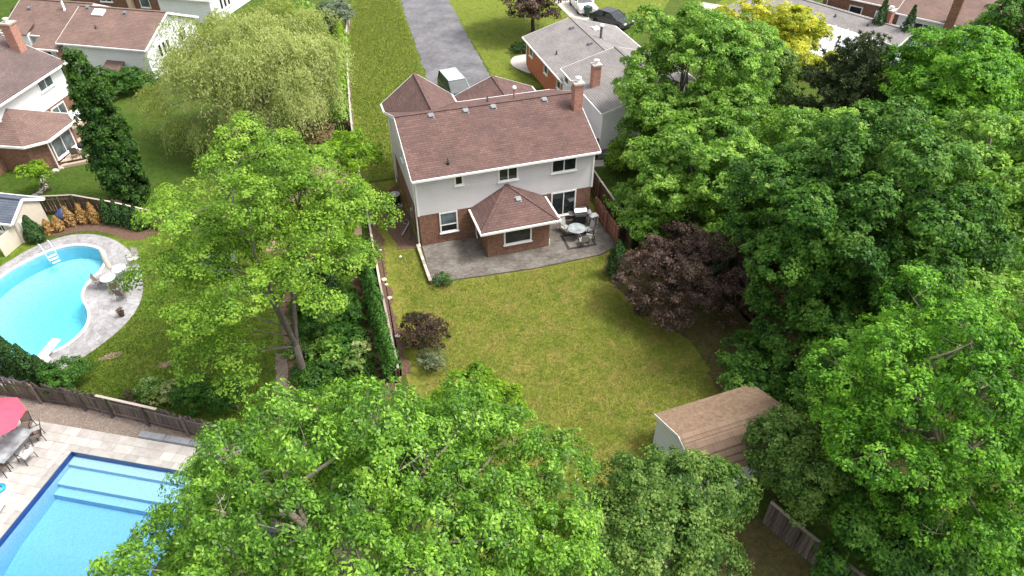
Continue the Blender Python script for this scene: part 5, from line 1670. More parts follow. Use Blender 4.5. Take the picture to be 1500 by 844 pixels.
# ------------------------------------------------------------------ vehicles
def car(name, label, loc, rz, paint, prof, cabin, L=4.6, Wd=1.8, roof_paint=None, hood_paint=None):
    """prof: side outline of the body, cabin: (rear base, rear top, front top, front base, beltline z, roof z)"""
    t = thing(name, label, 'car', loc, rz)
    hw = Wd / 2
    m = MB()
    nn = len(prof)
    rows = [(-hw, 0.93), (-hw * 0.96, 1.0), (hw * 0.96, 1.0), (hw, 0.93)]
    vs = []
    zc = 0.55
    for y, s in rows:
        vs += [(x * (1.0 if s == 1.0 else 0.985), y, zc + (z - zc) * s) for x, z in prof]
    fs = []
    for k in range(3):
        for i in range(nn):
            j = (i + 1) % nn
            fs.append((k * nn + i, k * nn + j, (k + 1) * nn + j, (k + 1) * nn + i))
    fs += [tuple(range(nn))[::-1], tuple(range(3 * nn, 4 * nn))]
    m.add(vs, fs)
    body = m.build('body', M[paint], t, False, 0.05)
    bpy_fix(body)
    rb, rt, ft, fb, bz, rz_ = cabin
    iw = hw * 0.8
    cb = MB()
    bot = [(rb, -hw * 0.93, bz), (fb, -hw * 0.93, bz), (fb, hw * 0.93, bz), (rb, hw * 0.93, bz)]
    tp_ = [(rt, -iw, rz_), (ft, -iw, rz_), (ft, iw, rz_), (rt, iw, rz_)]
    cb.add(bot + tp_, [(0, 1, 2, 3), (7, 6, 5, 4), (0, 4, 5, 1), (1, 5, 6, 2), (2, 6, 7, 3), (3, 7, 4, 0)])
    g_ = cb.build('cabin_glass', M['car_glass'], t)
    bpy_fix(g_)
    MB().slab([(rt - 0.04, -iw - 0.02, rz_ + 0.035), (ft + 0.06, -iw - 0.02, rz_ + 0.035), (ft + 0.06, iw + 0.02, rz_ + 0.035), (rt - 0.04, iw + 0.02, rz_ + 0.035)], 0.05).build('roof', M[roof_paint or paint], t, False, 0.02)
    for s in (-1, 1):
        for (xb, xt) in ((rb, rt), (fb, ft), ((rb + fb) / 2, (rt + ft) / 2)):
            MB().beam((xb, s * hw * 0.935, bz), (xt, s * (iw + 0.012), rz_ + 0.01), 0.07, 0.05).build('pillar', M[paint], t)
        for x in (L * 0.3, -L * 0.31):
            wm = MB()
            wh = thing_part('wheel', t, (x, s * (hw - 0.1), 0.33), (RAD(90), 0, 0))
            MB().lathe([(0.2, -0.1), (0.31, -0.1), (0.33, -0.06), (0.33, 0.06), (0.31, 0.1), (0.2, 0.1)], (0, 0, 0), 20).build('tyre', M['rubber'], wh)
            MB().lathe([(0.2, -0.08), (0.205, 0.08), (0.06, 0.085), (0.05, 0.09)], (0, 0, 0), 16).build('rim', M['grey_metal'], wh)
        MB().box(L / 2 - 0.12, L / 2 - 0.0, s * hw * 0.75 - 0.16, s * hw * 0.75 + 0.16, 0.62, 0.76).build('headlight', M['lamp_lens'], t)
        MB().box(-L / 2 + 0.0, -L / 2 + 0.1, s * hw * 0.8 - 0.12, s * hw * 0.8 + 0.12, 0.7, 0.95).build('tail_light', M['red_lens'], t)
        MB().obox((fb - 0.25, s * (hw + 0.06), bz + 0.1), (1, 0, 0), (0, 1, 0), (0, 0, 1), 0.07, 0.09, 0.07).build('mirror', M[paint], t)
    return t

def thing_part(name, parent, loc, rot):
    o = bpy.data.objects.new(name, None)
    COL.objects.link(o)
    o.parent = parent
    o.location = loc
    o.rotation_euler = rot
    return o

VAN = [(-2.3, 0.3), (-2.32, 0.9), (-2.28, 1.02), (1.2, 1.02), (2.1, 0.86), (2.3, 0.6), (2.3, 0.3)]
SEDAN = [(-2.3, 0.3), (-2.33, 0.75), (-2.2, 0.95), (-1.4, 0.98), (0.9, 0.98), (2.0, 0.82), (2.3, 0.6), (2.3, 0.3)]
car('green_minivan', 'dark green minivan with sky reflection painted pale on its roof parked in front of the garage', (7.3, 20.4, 0.014), RAD(-84), 'paint_green', VAN, (-2.2, -2.05, 0.35, 1.35, 1.0, 1.72), 4.6, 1.85, 'van_roof_sheen')
car('white_suv', 'white car on the concrete driveway behind the dark bin', (26.0, 38.0, 0.014), RAD(-95), 'paint_white', VAN, (-2.1, -1.8, 0.4, 1.2, 1.0, 1.62), 4.6, 1.85)
car('black_car', 'black car with its glass reflecting the sky behind the grey-roofed house', (27.2, 32.6, 0.014), RAD(-60), 'paint_black', SEDAN, (-1.9, -1.1, 0.3, 1.15, 0.96, 1.42), 4.6, 1.8)
wc = thing('wheelie_bin', 'dark green wheeled bin beside the white car', 'bin', (25.75, 35.6, 0.014), RAD(20))
m = MB().add([(-0.25, -0.28, 0.05), (0.25, -0.28, 0.05), (0.25, 0.25, 0.05), (-0.25, 0.25, 0.05), (-0.32, -0.38, 1.0), (0.32, -0.38, 1.0), (0.32, 0.36, 1.0), (-0.32, 0.36, 1.0)], [(3, 2, 1, 0), (4, 5, 6, 7), (0, 1, 5, 4), (1, 2, 6, 5), (2, 3, 7, 6), (3, 0, 4, 7)])
m.build('body', M['bin'], wc)
MB().box(-0.34, 0.34, -0.4, 0.42, 1.0, 1.07).build('lid', M['bin'], wc, bevel=0.02)
for s in (-1, 1):
    MB().tube([(s * 0.24, 0.3, 0.1), (s * 0.31, 0.3, 0.1)], 0.1, 12).build('wheel', M['rubber'], wc)
bt = thing('covered_pile', 'dark blue tarp-covered pile beside the cream shed', 'tarp', (-21.9, 9.75, 0), RAD(-30))
m = MB()
m.add([tuple(v * np.array([0.75, 0.45, 0.9]) * random.Random(i).uniform(0.85, 1.1)) for i, v in enumerate(iv)], [tuple(f) for f in itf])
o = m.build('cover', M['blue_tarp'], bt)
o.location = (0, 0, 0.25)

# ------------------------------------------------------------------ trees
def tree_env(name, label, base, c, R, n, lr, fork_z, pal, seed, zmin=-0.5, shell=(0.5, 0.85), extra=None, zfac=(0.62, 0.85), sp=0.9, **kw):
    lb = env(seed, c, R, n, lr, zmin, shell, zfac, sp)
    if extra is not None:
        lb = np.concatenate([lb, np.array(extra, float)])
    fork = (base[0] * 0.7 + c[0] * 0.3, base[1] * 0.7 + c[1] * 0.3, fork_z)
    return tree(name, label, base, lb, fork, pal, seed=seed, **kw)

# the big maple that fills the foreground
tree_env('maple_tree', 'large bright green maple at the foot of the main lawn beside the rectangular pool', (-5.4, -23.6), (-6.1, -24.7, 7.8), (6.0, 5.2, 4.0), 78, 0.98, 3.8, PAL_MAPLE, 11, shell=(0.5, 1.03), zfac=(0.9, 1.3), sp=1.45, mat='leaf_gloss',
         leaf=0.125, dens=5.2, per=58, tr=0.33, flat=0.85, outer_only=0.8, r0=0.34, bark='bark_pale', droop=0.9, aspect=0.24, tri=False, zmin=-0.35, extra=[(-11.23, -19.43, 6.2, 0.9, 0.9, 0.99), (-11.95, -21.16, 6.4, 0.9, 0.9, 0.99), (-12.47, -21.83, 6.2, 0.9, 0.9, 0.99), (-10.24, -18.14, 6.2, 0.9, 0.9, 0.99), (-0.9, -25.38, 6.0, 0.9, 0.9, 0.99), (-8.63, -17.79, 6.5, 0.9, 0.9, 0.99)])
# the feathery tree on the left lawn
tree_env('locust_tree', 'airy yellow-green tree with a forked grey trunk on the left lawn', (-8.05, -8.9), (-8.0, -8.9, 8.8), (4.9, 5.0, 3.9), 60, 0.9, 2.2, PAL_LOCUST, 12,
         leaf=0.13, dens=2.3, per=58, tr=0.52, flat=0.45, r0=0.2, tri=False, droop=0.3, aspect=0.3, zmin=-0.75, shell=(0.25, 1.05), twigs=4, limb_r=0.3,
         extra=[(-10.6, -11.3, 4.6, 1.2, 1.2, 0.9), (-11.4, -10.2, 5.4, 1.2, 1.2, 0.9), (-11.9, -11.0, 4.2, 1.0, 1.0, 0.6), (-10.4, -12.2, 3.8, 0.9, 0.9, 0.6), (-12.4, -9.2, 6.6, 1.0, 1.0, 0.7), (-4.2, -6.8, 8.2, 1.1, 1.1, 0.8), (-3.9, -8.2, 9.3, 0.9, 0.9, 0.7)])
tree_env('young_tree', 'small bright green garden tree growing beside the dark conifer in the bed', (-5.6, -0.6), (-5.9, -0.8, 3.4), (2.4, 2.2, 1.5), 16, 0.8, 1.6, PAL_LIME, 13, leaf=0.119, dens=2.3, per=65, tr=0.42, r0=0.1)
tree_env('young_tree', 'small bright green tree overhanging the fence by the passage gate', (-3.4, 6.2), (-3.2, 5.8, 4.0), (1.7, 2.4, 1.4), 12, 0.75, 1.8, PAL_LIME, 14, leaf=0.128, dens=2.1, per=65, tr=0.42, r0=0.1)
# dense right-hand group
tree_env('norway_maple', 'broad dark green maple with dense domed foliage right of the main lawn', (18.6, -14.4), (18.6, -14.2, 7.2), (5.2, 5.4, 5.2), 84, 1.0, 3.2, PAL_NORWAY, 15, shell=(0.45, 1.02), zfac=(0.65, 0.95), sp=1.2, outer_only=0.75,
         leaf=0.15, dens=3.4, per=58, tr=0.42, flat=0.75, r0=0.3, bark='bark_dark', aspect=0.45, zmin=-0.8, extra=[(13.08, -15.86, 1.5, 1.2, 1.2, 0.9), (14.75, -16.23, 3.0, 1.3, 1.3, 0.98), (15.15, -17.53, 2.5, 1.3, 1.3, 0.98), (17.54, -16.21, 4.0, 1.4, 1.4, 1.05), (16.88, -18.78, 2.5, 1.4, 1.4, 1.05), (14.09, -17.85, 1.5, 1.1, 1.1, 0.83), (18.12, -18.86, 4.0, 1.4, 1.4, 1.05), (15.12, -19.07, 1.5, 1.2, 1.2, 0.9), (16.23, -15.42, 5.0, 1.3, 1.3, 0.98)])
tree_env('ash_tree', 'tall vivid green tree leaning over the dark fence right of the white shed', (15.4, -25.4), (14.9, -25.0, 7.0), (4.9, 4.6, 4.3), 76, 0.88, 3.6, PAL_ASH, 16, zfac=(0.7, 1.0), sp=1.25, outer_only=0.8,
         leaf=0.135, dens=4.2, per=52, tr=0.36, flat=0.8, r0=0.26, tri=False, bark='bark_pale', zmin=-0.6, shell=(0.45, 1.0), twigs=5, aspect=0.28, droop=0.6)
tree_env('ash_tree', 'pale yellow-green tree beyond the dark domed maple', (28.0, -13.6), (27.6, -13.5, 6.6), (5.4, 5.4, 5.2), 56, 1.3, 3.6, PAL_MID, 17, leaf=0.153, dens=2.0, per=71, tr=0.54, r0=0.26, zmin=-0.9)
tree_env('maple_tree', 'round bright green maple next to the dark pine', (35.6, -3.2), (35.6, -3.2, 6.6), (4.7, 4.7, 4.4), 40, 1.3, 3.0, PAL_ASH, 18, leaf=0.162, dens=1.9, per=65, tr=0.54, r0=0.25)
tree_env('linden_tree', 'tall mid green tree with greyish leaf undersides behind the neighbour house', (19.5, 4.0), (19.4, 3.0, 7.4), (5.0, 4.8, 4.4), 48, 1.15, 3.4, PAL_MID, 19, leaf=0.145, dens=2.1, per=71, tr=0.48, r0=0.24, zmin=-0.6, shell=(0.45, 0.98),
         extra=[(22.5, 8.5, 8.2, 1.5, 1.5, 1.1), (24.0, 7.0, 8.0, 1.6, 1.6, 1.2), (21.5, 6.0, 9.4, 1.4, 1.4, 1.0)])
tree_env('linden_tree', 'leafy green tree rising behind the purple smoke bush', (17.0, -3.6), (16.8, -3.6, 4.7), (4.2, 4.0, 3.2), 34, 1.1, 2.4, PAL_MID, 20, zmin=-0.9, leaf=0.145, dens=2.3, per=71, tr=0.46, r0=0.2)
tree_env('linden_tree', 'pale green tree between the dark domed maple and the pine', (24.5, -5.0), (24.5, -5.0, 4.6), (4.6, 4.4, 3.6), 38, 1.2, 2.6, PAL_MID, 21, zmin=-0.9, leaf=0.145, dens=2.0, per=71, tr=0.50, r0=0.22)
tree_env('silver_tree', 'greyish leaved tree in front of the white patio cover', (26.5, 7.0), (26.5, 7.0, 5.0), (3.6, 3.6, 3.0), 26, 1.0, 2.4, PAL_BLUEGREEN, 22, leaf=0.145, dens=2.0, per=65, tr=0.48, r0=0.18)
tree_env('golden_locust', 'bright yellow-leaved tree in front of the white patio cover', (31.4, 10.2), (31.2, 11.0, 5.0), (5.4, 5.8, 3.0), 56, 0.95, 2.4, PAL_YELLOW, 23, leaf=0.153, dens=2.1, per=71, tr=0.48, r0=0.18, shell=(0.4, 1.0))
tree_env('dark_maple', 'dark green tree beside the brick chimney of the white-sided house', (47.0, 2.0), (46.6, 2.0, 7.2), (3.6, 3.6, 4.6), 26, 1.3, 3.0, PAL_NORWAY, 24, leaf=0.170, dens=1.7, per=60, tr=0.54, r0=0.25, bark='bark_dark')
tree_env('purple_maple', 'dark purple-leaved tree on the front lawn right of the driveway', (18.6, 33.0), (18.4, 33.0, 4.2), (4.6, 4.4, 2.6), 34, 1.15, 2.0, PAL_PURPLE, 25, leaf=0.170, dens=1.8, per=60, tr=0.50, r0=0.2, bark='bark_dark', zmin=-0.7)
tree_env('blue_leaf_tree', 'blue-green leafy small tree below the white shed at the lawn edge', (4.7, -23.5), (4.8, -23.5, 2.9), (3.6, 2.1, 2.1), 40, 0.95, 1.4, PAL_BLUEGREEN, 27, leaf=0.111, dens=2.6, per=78, tr=0.43, r0=0.14, zmin=-0.7, stems=3)
tree_env('blue_leaf_tree', 'blue-green leafy small tree crowding the far end of the white shed roof', (12.3, -22.7), (11.5, -22.8, 2.9), (2.4, 1.6, 1.8), 26, 0.9, 1.4, PAL_BLUEGREEN, 28, leaf=0.111, dens=2.6, per=78, tr=0.43, r0=0.14, zmin=-0.7, stems=3)
tree_env('lilac_bush', 'leafy lime-green bush at the foot of the main lawn behind the big maple', (-0.8, -16.2), (-0.6, -16.0, 2.2), (2.0, 1.6, 1.5), 14, 0.75, 0.9, PAL_LIME, 29, leaf=0.128, dens=2.5, per=71, tr=0.43, r0=0.09, cat='bush', stems=2)
tree_env('understory_tree', 'dark green understory tree beside the dark fence under the vivid green tree', (12.6, -27.2), (12.3, -26.8, 3.0), (2.6, 2.2, 1.8), 20, 1.0, 1.2, PAL_NORWAY, 30, leaf=0.136, dens=2.3, per=71, tr=0.48, r0=0.1, bark='bark_dark')
tree_env('understory_tree', 'dark green understory tree between domed maple and white shed', (16.4, -20.8), (16.2, -20.8, 3.6), (3.2, 2.4, 2.2), 24, 1.1, 1.4, PAL_NORWAY, 31, leaf=0.136, dens=2.1, per=71, tr=0.48, r0=0.12, bark='bark_dark')
tree_env('understory_tree', 'mid green understory tree behind the tall vivid green tree', (21.5, -20.0), (21.5, -20.0, 4.4), (4.2, 3.6, 3.2), 30, 1.2, 1.8, PAL_MID, 32, leaf=0.145, dens=1.9, per=65, tr=0.50, r0=0.14)

tree_env('linden_tree', 'light green tree against the pale blue back wall of the orange brick house', (17.4, 2.2), (17.2, 2.0, 4.6), (2.6, 2.6, 3.2), 26, 0.95, 2.0, PAL_MID, 33, zmin=-0.9, leaf=0.136, dens=2.4, per=71, tr=0.46, r0=0.15)
# purple smoke bush, red shrub and the rest of the shrubs
def bush(name, label, base, R, n, lr, pal, seed, leaf=0.12, dens=5.0, per=20, tr=0.28, cat='bush', z=None, group=None, **kw):
    c = (base[0], base[1], R[2] * 0.95 if z is None else z)
    return tree_env(name, label, base, c, R, n, lr, max(0.15, c[2] * 0.45), pal, seed, zmin=-0.6, leaf=leaf, dens=dens, per=per, tr=tr, r0=0.05, cat=cat, twigs=1, group=group, stems=3, **kw)
bush('smoke_bush', 'large dark purple smoke bush at the right edge of the main lawn', (13.9, -9.9), (4.5, 3.1, 2.1), 84, 0.62, PAL_PURPLE, 41, leaf=0.11, dens=3.4, per=46, tr=0.36, z=2.2, upn=0.35, shell=(0.5, 1.02), extra=[(16.6, -9.6, 3.0, 0.8, 0.8, 0.6), (17.2, -10.6, 2.4, 0.8, 0.8, 0.6), (15.6, -11.8, 2.0, 0.8, 0.8, 0.6), (10.4, -10.6, 1.2, 0.7, 0.7, 0.6), (11.0, -12.0, 1.3, 0.7, 0.7, 0.5)])
bush('smoke_bush', 'dark reddish shrub at the left edge of the main lawn by the thuja hedge', (-1.75, -8.7), (1.2, 1.1, 1.0), 16, 0.5, [(0.03, 0.02, 0.016), (0.06, 0.038, 0.028), (0.1, 0.06, 0.042), (0.15, 0.1, 0.06)], 42, leaf=0.09, dens=6.9, per=27, tr=0.25, z=1.1)
bush('spirea_bush', 'grey-green shrub in front of the dark reddish shrub', (-1.6, -10.4), (0.75, 0.65, 0.5), 9, 0.35, [(0.07, 0.1, 0.05), (0.13, 0.17, 0.09), (0.2, 0.24, 0.14), (0.3, 0.33, 0.22)], 43, leaf=0.07, dens=9.2, per=24, tr=0.2, z=0.6)
bush('small_bush', 'small rounded green bush at the corner of the patio', (0.35, -3.95), (0.5, 0.35, 0.3), 7, 0.26, PAL_THUJA, 44, leaf=0.07, dens=11.5, per=21, tr=0.16, z=0.32)
bush('viburnum_bush', 'white-flowered green shrub by the dark fence and reddish screen', (13.3, -4.2), (1.7, 1.7, 1.7), 20, 0.75, PAL_MAPLE[:3] + [(0.3, 0.42, 0.12)], 45, leaf=0.14, dens=5.1, per=29, tr=0.34, z=2.0)
bush('yew_bush', 'round clipped dark green bush beside the leaning grey fence', (-19.35, -6.2), (0.95, 0.8, 0.75), 14, 0.45, PAL_THUJA, 46, leaf=0.09, dens=9.2, per=24, tr=0.22, z=0.85)
bush('yew_bush', 'left of two round dark bushes against the fence below the airy tree', (-13.2, -9.6), (0.8, 0.75, 0.8), 14, 0.42, PAL_THUJA, 47, leaf=0.09, dens=9.2, per=24, tr=0.22, z=0.9)
bush('yew_bush', 'right of two round dark bushes against the fence below the airy tree', (-11.75, -10.2), (0.8, 0.75, 0.78), 14, 0.42, PAL_THUJA, 48, leaf=0.09, dens=9.2, per=24, tr=0.22, z=0.88)
bush('variegated_bush', 'pale cream-variegated shrub by the leaning grey fence', (-14.5, -8.75), (0.6, 0.5, 0.4), 10, 0.3, PAL_VARIEG, 49, leaf=0.09, dens=9.2, per=21, tr=0.2, z=0.5)
bush('hydrangea_bush', 'white-flecked green shrub next to the cream-variegated shrub', (-15.35, -8.15), (0.6, 0.5, 0.45), 10, 0.32, PAL_MID[:3] + [(0.6, 0.62, 0.5)], 50, leaf=0.09, dens=9.2, per=21, tr=0.2, z=0.5)
bush('barberry_bush', 'small dark red shrub at the foot of the leaning fence', (-16.2, -8.3), (0.4, 0.35, 0.3), 7, 0.24, PAL_PURPLE, 51, leaf=0.07, dens=10.3, per=18, tr=0.16, z=0.35)
bush('boxwood_bush', 'rounded green bush in the mulch bed by the forked trunk', (-6.95, -6.2), (0.8, 0.75, 0.7), 13, 0.42, PAL_THUJA, 52, leaf=0.08, dens=9.2, per=24, tr=0.22, z=0.8)
bush('boxwood_bush', 'taller rounded green bush behind the rounded one in the mulch bed', (-7.1, -4.0), (0.9, 0.9, 0.9), 14, 0.45, PAL_THUJA, 53, leaf=0.09, dens=8.0, per=24, tr=0.24, z=1.0)
bush('boxwood_bush', 'grey-green low bush at the foot of the forked trunk', (-8.2, -7.6), (0.6, 0.7, 0.5), 9, 0.35, PAL_BLUEGREEN, 54, leaf=0.08, dens=9.2, per=21, tr=0.2, z=0.5)
bush('fern_clump', 'low green fern clump in the middle of the mulch bed', (-6.1, -4.6), (1.0, 0.9, 0.25), 12, 0.4, PAL_THUJA, 55, leaf=0.12, dens=8.0, per=21, tr=0.24, cat='plant', z=0.3)
bush('fern_clump', 'low bright green plant spreading over the mulch bed', (-5.6, -7.4), (1.2, 1.3, 0.22), 14, 0.42, PAL_THUJA, 56, leaf=0.12, dens=8.0, per=21, tr=0.24, cat='plant', z=0.28)
bush('hosta_clump', 'pale grey-green leafy clump by the thuja hedge', (-5.0, -8.4), (0.5, 0.5, 0.25), 7, 0.28, PAL_VARIEG, 57, leaf=0.12, dens=9.2, per=18, tr=0.18, cat='plant', z=0.28)
bush('hosta_clump', 'blue-green leafy clump beside the pale one', (-5.7, -9.3), (0.6, 0.55, 0.28), 8, 0.3, PAL_BLUEGREEN, 58, leaf=0.12, dens=9.2, per=18, tr=0.18, cat='plant', z=0.3)
bush('fern_clump', 'low dark green ground plant under the forked tree', (-7.3, -9.4), (1.2, 0.8, 0.22), 11, 0.4, PAL_THUJA, 59, leaf=0.11, dens=8.0, per=21, tr=0.24, cat='plant', z=0.28)
bush('sapling', 'small light green sapling near the white house border stones', (-24.0, 14.3), (0.8, 0.8, 0.8), 9, 0.42, PAL_LIME, 60, leaf=0.14, dens=5.8, per=21, tr=0.28, z=1.4)
bush('blue_spruce', 'small silvery blue spruce half hidden behind the airy tree', (-12.0, 1.2), (0.9, 0.9, 0.9), 12, 0.45, [(0.06, 0.1, 0.09), (0.1, 0.15, 0.14), (0.16, 0.21, 0.2), (0.22, 0.28, 0.27)], 61, leaf=0.11, dens=8.0, per=24, tr=0.24, z=1.0, mat='needle')
bush('hedge', 'clipped green hedge below the white bungalow wall', (-20.5, 29.9), (3.6, 1.1, 0.9), 26, 0.7, PAL_THUJA, 62, leaf=0.13, dens=5.8, per=24, tr=0.3, cat='hedge', z=0.9)
bush('dark_shrub', 'dark green shrub mass behind the willow at the front fence', (-4.6, 30.0), (2.2, 2.6, 1.3), 18, 0.9, PAL_CONIFER, 63, leaf=0.15, dens=4.6, per=24, tr=0.36, z=1.3)
bush('silver_shrub', 'silvery grey-green shrub at the end of the lime hedge', (-0.8, 39.0), (1.8, 2.2, 1.3), 18, 0.75, [(0.07, 0.11, 0.06), (0.13, 0.18, 0.11), (0.2, 0.25, 0.17), (0.28, 0.33, 0.25)], 64, leaf=0.15, dens=4.6, per=24, tr=0.34, z=1.5)
bush('olive_shrub', 'olive green shrub mass behind the willow near the far lawn', (-4.2, 40.0), (3.0, 2.4, 1.2), 18, 0.9, PAL_MID, 65, leaf=0.16, dens=4.1, per=24, tr=0.36, z=1.2)
bush('maroon_shrub', 'dark maroon shrub at the back of the far left lawn', (-28.6, 46.5), (3.0, 2.0, 1.4), 16, 0.9, PAL_PURPLE, 66, leaf=0.18, dens=3.9, per=21, tr=0.38, z=1.4)
bush('porch_shrub', 'dark green low shrub by the porch of the orange brick house', (15.9, 28.4), (1.2, 0.5, 0.45), 9, 0.4, PAL_CONIFER, 67, leaf=0.13, dens=5.8, per=21, tr=0.26, z=0.5)
bush('tan_shrub', 'dry tan willow twigs and shrub by the passage gate', (-4.9, 14.2), (1.0, 1.6, 1.0), 12, 0.5, [(0.16, 0.12, 0.06), (0.26, 0.19, 0.1), (0.34, 0.25, 0.14), (0.42, 0.33, 0.2)], 68, leaf=0.11, dens=5.8, per=21, tr=0.3, z=1.2)
bush('lower_shrub', 'bright green shrub filling the corner behind the dark fence', (14.2, -1.6), (1.8, 2.0, 1.5), 18, 0.8, PAL_MID, 71, leaf=0.15, dens=4.4, per=26, tr=0.34, z=1.5)
bush('lower_shrub', 'pale yellowish shrub at the back corner of the pale blue wall', (16.2, 4.6), (1.6, 1.4, 1.2), 14, 0.7, PAL_LOCUST, 72, leaf=0.15, dens=4.4, per=26, tr=0.34, z=1.2)
bush('lower_shrub', 'dense green shrub in the shade between the two lindens', (20.5, -2.0), (3.0, 3.0, 1.8), 22, 1.0, PAL_MID, 73, leaf=0.16, dens=3.6, per=26, tr=0.4, z=1.8)
bush('lower_shrub', 'dense dark shrub behind the purple smoke bush', (18.0, -8.6), (2.6, 2.0, 1.8), 20, 0.95, PAL_NORWAY, 74, leaf=0.16, dens=3.8, per=26, tr=0.4, z=1.9)
bush('lower_shrub', 'sprawling green shrub under the pale yellow-green tree', (24.5, -15.5), (3.4, 3.2, 1.8), 24, 1.1, PAL_MID, 75, leaf=0.17, dens=3.4, per=24, tr=0.42, z=2.0)
bush('lower_shrub', 'sprawling shrub at the foot of the tall vivid green tree', (17.0, -29.0), (3.4, 2.6, 1.4), 22, 1.0, PAL_ASH, 76, leaf=0.15, dens=3.8, per=26, tr=0.4, z=1.6)
bush('lower_shrub', 'green shrub under the dark pine facing the silver-leaved tree', (28.5, 2.0), (3.0, 2.6, 1.6), 20, 1.0, PAL_MID, 79, leaf=0.17, dens=3.4, per=24, tr=0.4, z=1.8)
bush('lower_shrub', 'dense green shrub in front of the silver-leaved tree and pine', (26.6, 1.6), (3.4, 3.0, 1.8), 24, 1.1, PAL_MID, 80, leaf=0.17, dens=3.4, per=24, tr=0.42, z=2.2)
bush('lower_shrub', 'dense green shrub under the bright yellow tree', (29.4, 6.4), (3.2, 2.8, 1.5), 20, 1.1, PAL_BLUEGREEN, 81, leaf=0.17, dens=3.4, per=24, tr=0.42, z=1.8)
bush('fern_clump', 'green leafy plant between the conical yew and the thuja hedge', (-4.9, -5.2), (0.7, 1.2, 0.3), 10, 0.38, PAL_THUJA, 77, leaf=0.13, dens=7, per=18, tr=0.24, cat='plant', z=0.3)
bush('fern_clump', 'green leafy plant in front of the rounded bush in the bed', (-6.6, -8.0), (1.1, 0.9, 0.3), 11, 0.4, PAL_MID, 78, leaf=0.13, dens=7, per=18, tr=0.24, cat='plant', z=0.32)
bush('lower_shrub', 'dark green shrub under the domed maple at the lawn corner', (13.2, -17.2), (1.9, 1.4, 1.0), 14, 0.75, PAL_NORWAY, 69, leaf=0.14, dens=5.3, per=27, tr=0.32, z=1.1)
bush('lower_shrub', 'green shrub between the smoke bush and the domed maple', (16.0, -8.0), (1.8, 1.6, 1.6), 16, 0.8, PAL_MID, 70, leaf=0.15, dens=4.8, per=27, tr=0.34, z=1.8)

def cone(name, label, base, r, h_, pal, seed, group=None, leaf=0.1, count=1500, tip=0.25, cat='conifer', belly=0.25, asp=0.3, mat='needle'):
    """upright conifer: fine upright sprays covering a tapering column"""
    rng = np.random.default_rng(seed)
    root = thing(name, label, cat, (base[0], base[1], 0), 0, group)
    t = rng.uniform(0, 1, count) ** 1.15
    th = rng.uniform(0, 2 * math.pi, count)
    prof = np.where(t < belly, 0.75 + 0.25 * t / belly, 1 - (1 - tip * 0.4) * ((t - belly) / (1 - belly)) ** 1.4)
    lump = 1 + 0.16 * np.sin(th * 3 + t * 9 + seed) + 0.1 * np.sin(th * 7 - t * 23) + rng.normal(0, 0.06, count)
    rad = r * prof * lump * rng.uniform(0.72, 1.05, count)
    pos = np.stack([rad * np.cos(th), rad * np.sin(th), 0.05 + t * h_], 1)
    out = np.stack([np.cos(th), np.sin(th), 0.45 + 0 * th], 1)
    nrm = unit(out + rng.normal(size=(count, 3)) * 0.45)
    axis = unit(np.stack([np.cos(th) * 0.35, np.sin(th) * 0.35, 1 + 0 * th], 1))
    k = np.clip(0.45 + rng.normal(0, 0.22, count) + 0.15 * np.sin(th * 4 + t * 14), 0, 1) * (len(pal) - 1)
    i = np.clip(k.astype(int), 0, len(pal) - 2)
    f = (k - i)[:, None]
    P_ = np.array(pal)
    cols = P_[i] * (1 - f) + P_[i + 1] * f
    v, tr_, c = leaves(rng, pos, nrm, leaf, cols, asp, 0.0, axis)
    link('crown', fast_mesh('crown', v, tr_, c, M[mat]), root)
    MB().tube([(0, 0, -0.1), (0, 0, h_ * 0.5), (0, 0, h_ * 0.92)], [0.06, 0.04, 0.01], 6).build('trunk', M['bark_dark'], root)
    return root

rc_ = np.random.default_rng(199)
cl_ = []
for k in range(64):
    t_ = (k + 0.5) / 64
    re_ = 1.35 * min(1.0, 0.45 + 1.9 * t_) * (1 - t_ ** 2.2) + 0.05
    a_ = k * 2.4 + rc_.uniform(-0.5, 0.5)
    rr_c = rc_.uniform(0.5, 0.75) * (1 - 0.35 * t_)
    cl_.append((-17.9 + re_ * 0.75 * math.cos(a_), 10.9 + re_ * 0.75 * math.sin(a_), 0.5 + 9.6 * t_, rr_c, rr_c, rr_c * 1.5))
tree('columnar_tree', 'tall narrow dark green tree standing on the lawn by the tan plank deck', (-17.9, 10.9), cl_, (-17.9, 10.9, 2.0), [(0.016, 0.05, 0.008), (0.032, 0.09, 0.013), (0.06, 0.145, 0.018), (0.11, 0.22, 0.03)], leaf=0.14, dens=5.0, per=36, tr=0.3, r0=0.16, seed=199, bark='bark_dark', zlow=-0.6, flat=0.9)
rT = random.Random(77)
for k in range(10):
    cone('thuja_tree', 'narrow green thuja in the hedge row along the fence beside the main lawn', (-3.75 + rT.uniform(-0.06, 0.06), -10.3 + k * 0.98 + rT.uniform(-0.08, 0.08)), 0.46, rT.uniform(2.0, 2.6), PAL_THUJA, 200 + k, 'thuja hedge beside the main lawn', 0.13, 2600)
cone('dark_conifer', 'dark green conical yew in the mulch bed left of the thuja hedge', (-6.0, -2.4), 0.62, 2.7, PAL_CONIFER, 220, None, 0.13, 3000)
cone('dark_conifer', 'second dark narrow yew behind the conical yew in the mulch bed', (-4.9, -1.0), 0.55, 2.4, PAL_CONIFER, 221, None, 0.13, 2600)
for k, (x, y, hh) in enumerate([(-24.2, -3.2, 3.0), (-23.4, -3.7, 3.3), (-22.55, -4.2, 3.2), (-21.75, -4.7, 2.9), (-21.05, -5.2, 2.5), (-20.4, -5.6, 1.9)]):
    cone('juniper_tree', 'dark upright juniper in the row between kidney pool and grey fence', (x, y), 0.44, hh, PAL_CONIFER, 230 + k, 'junipers by the kidney pool', 0.13, 2600)
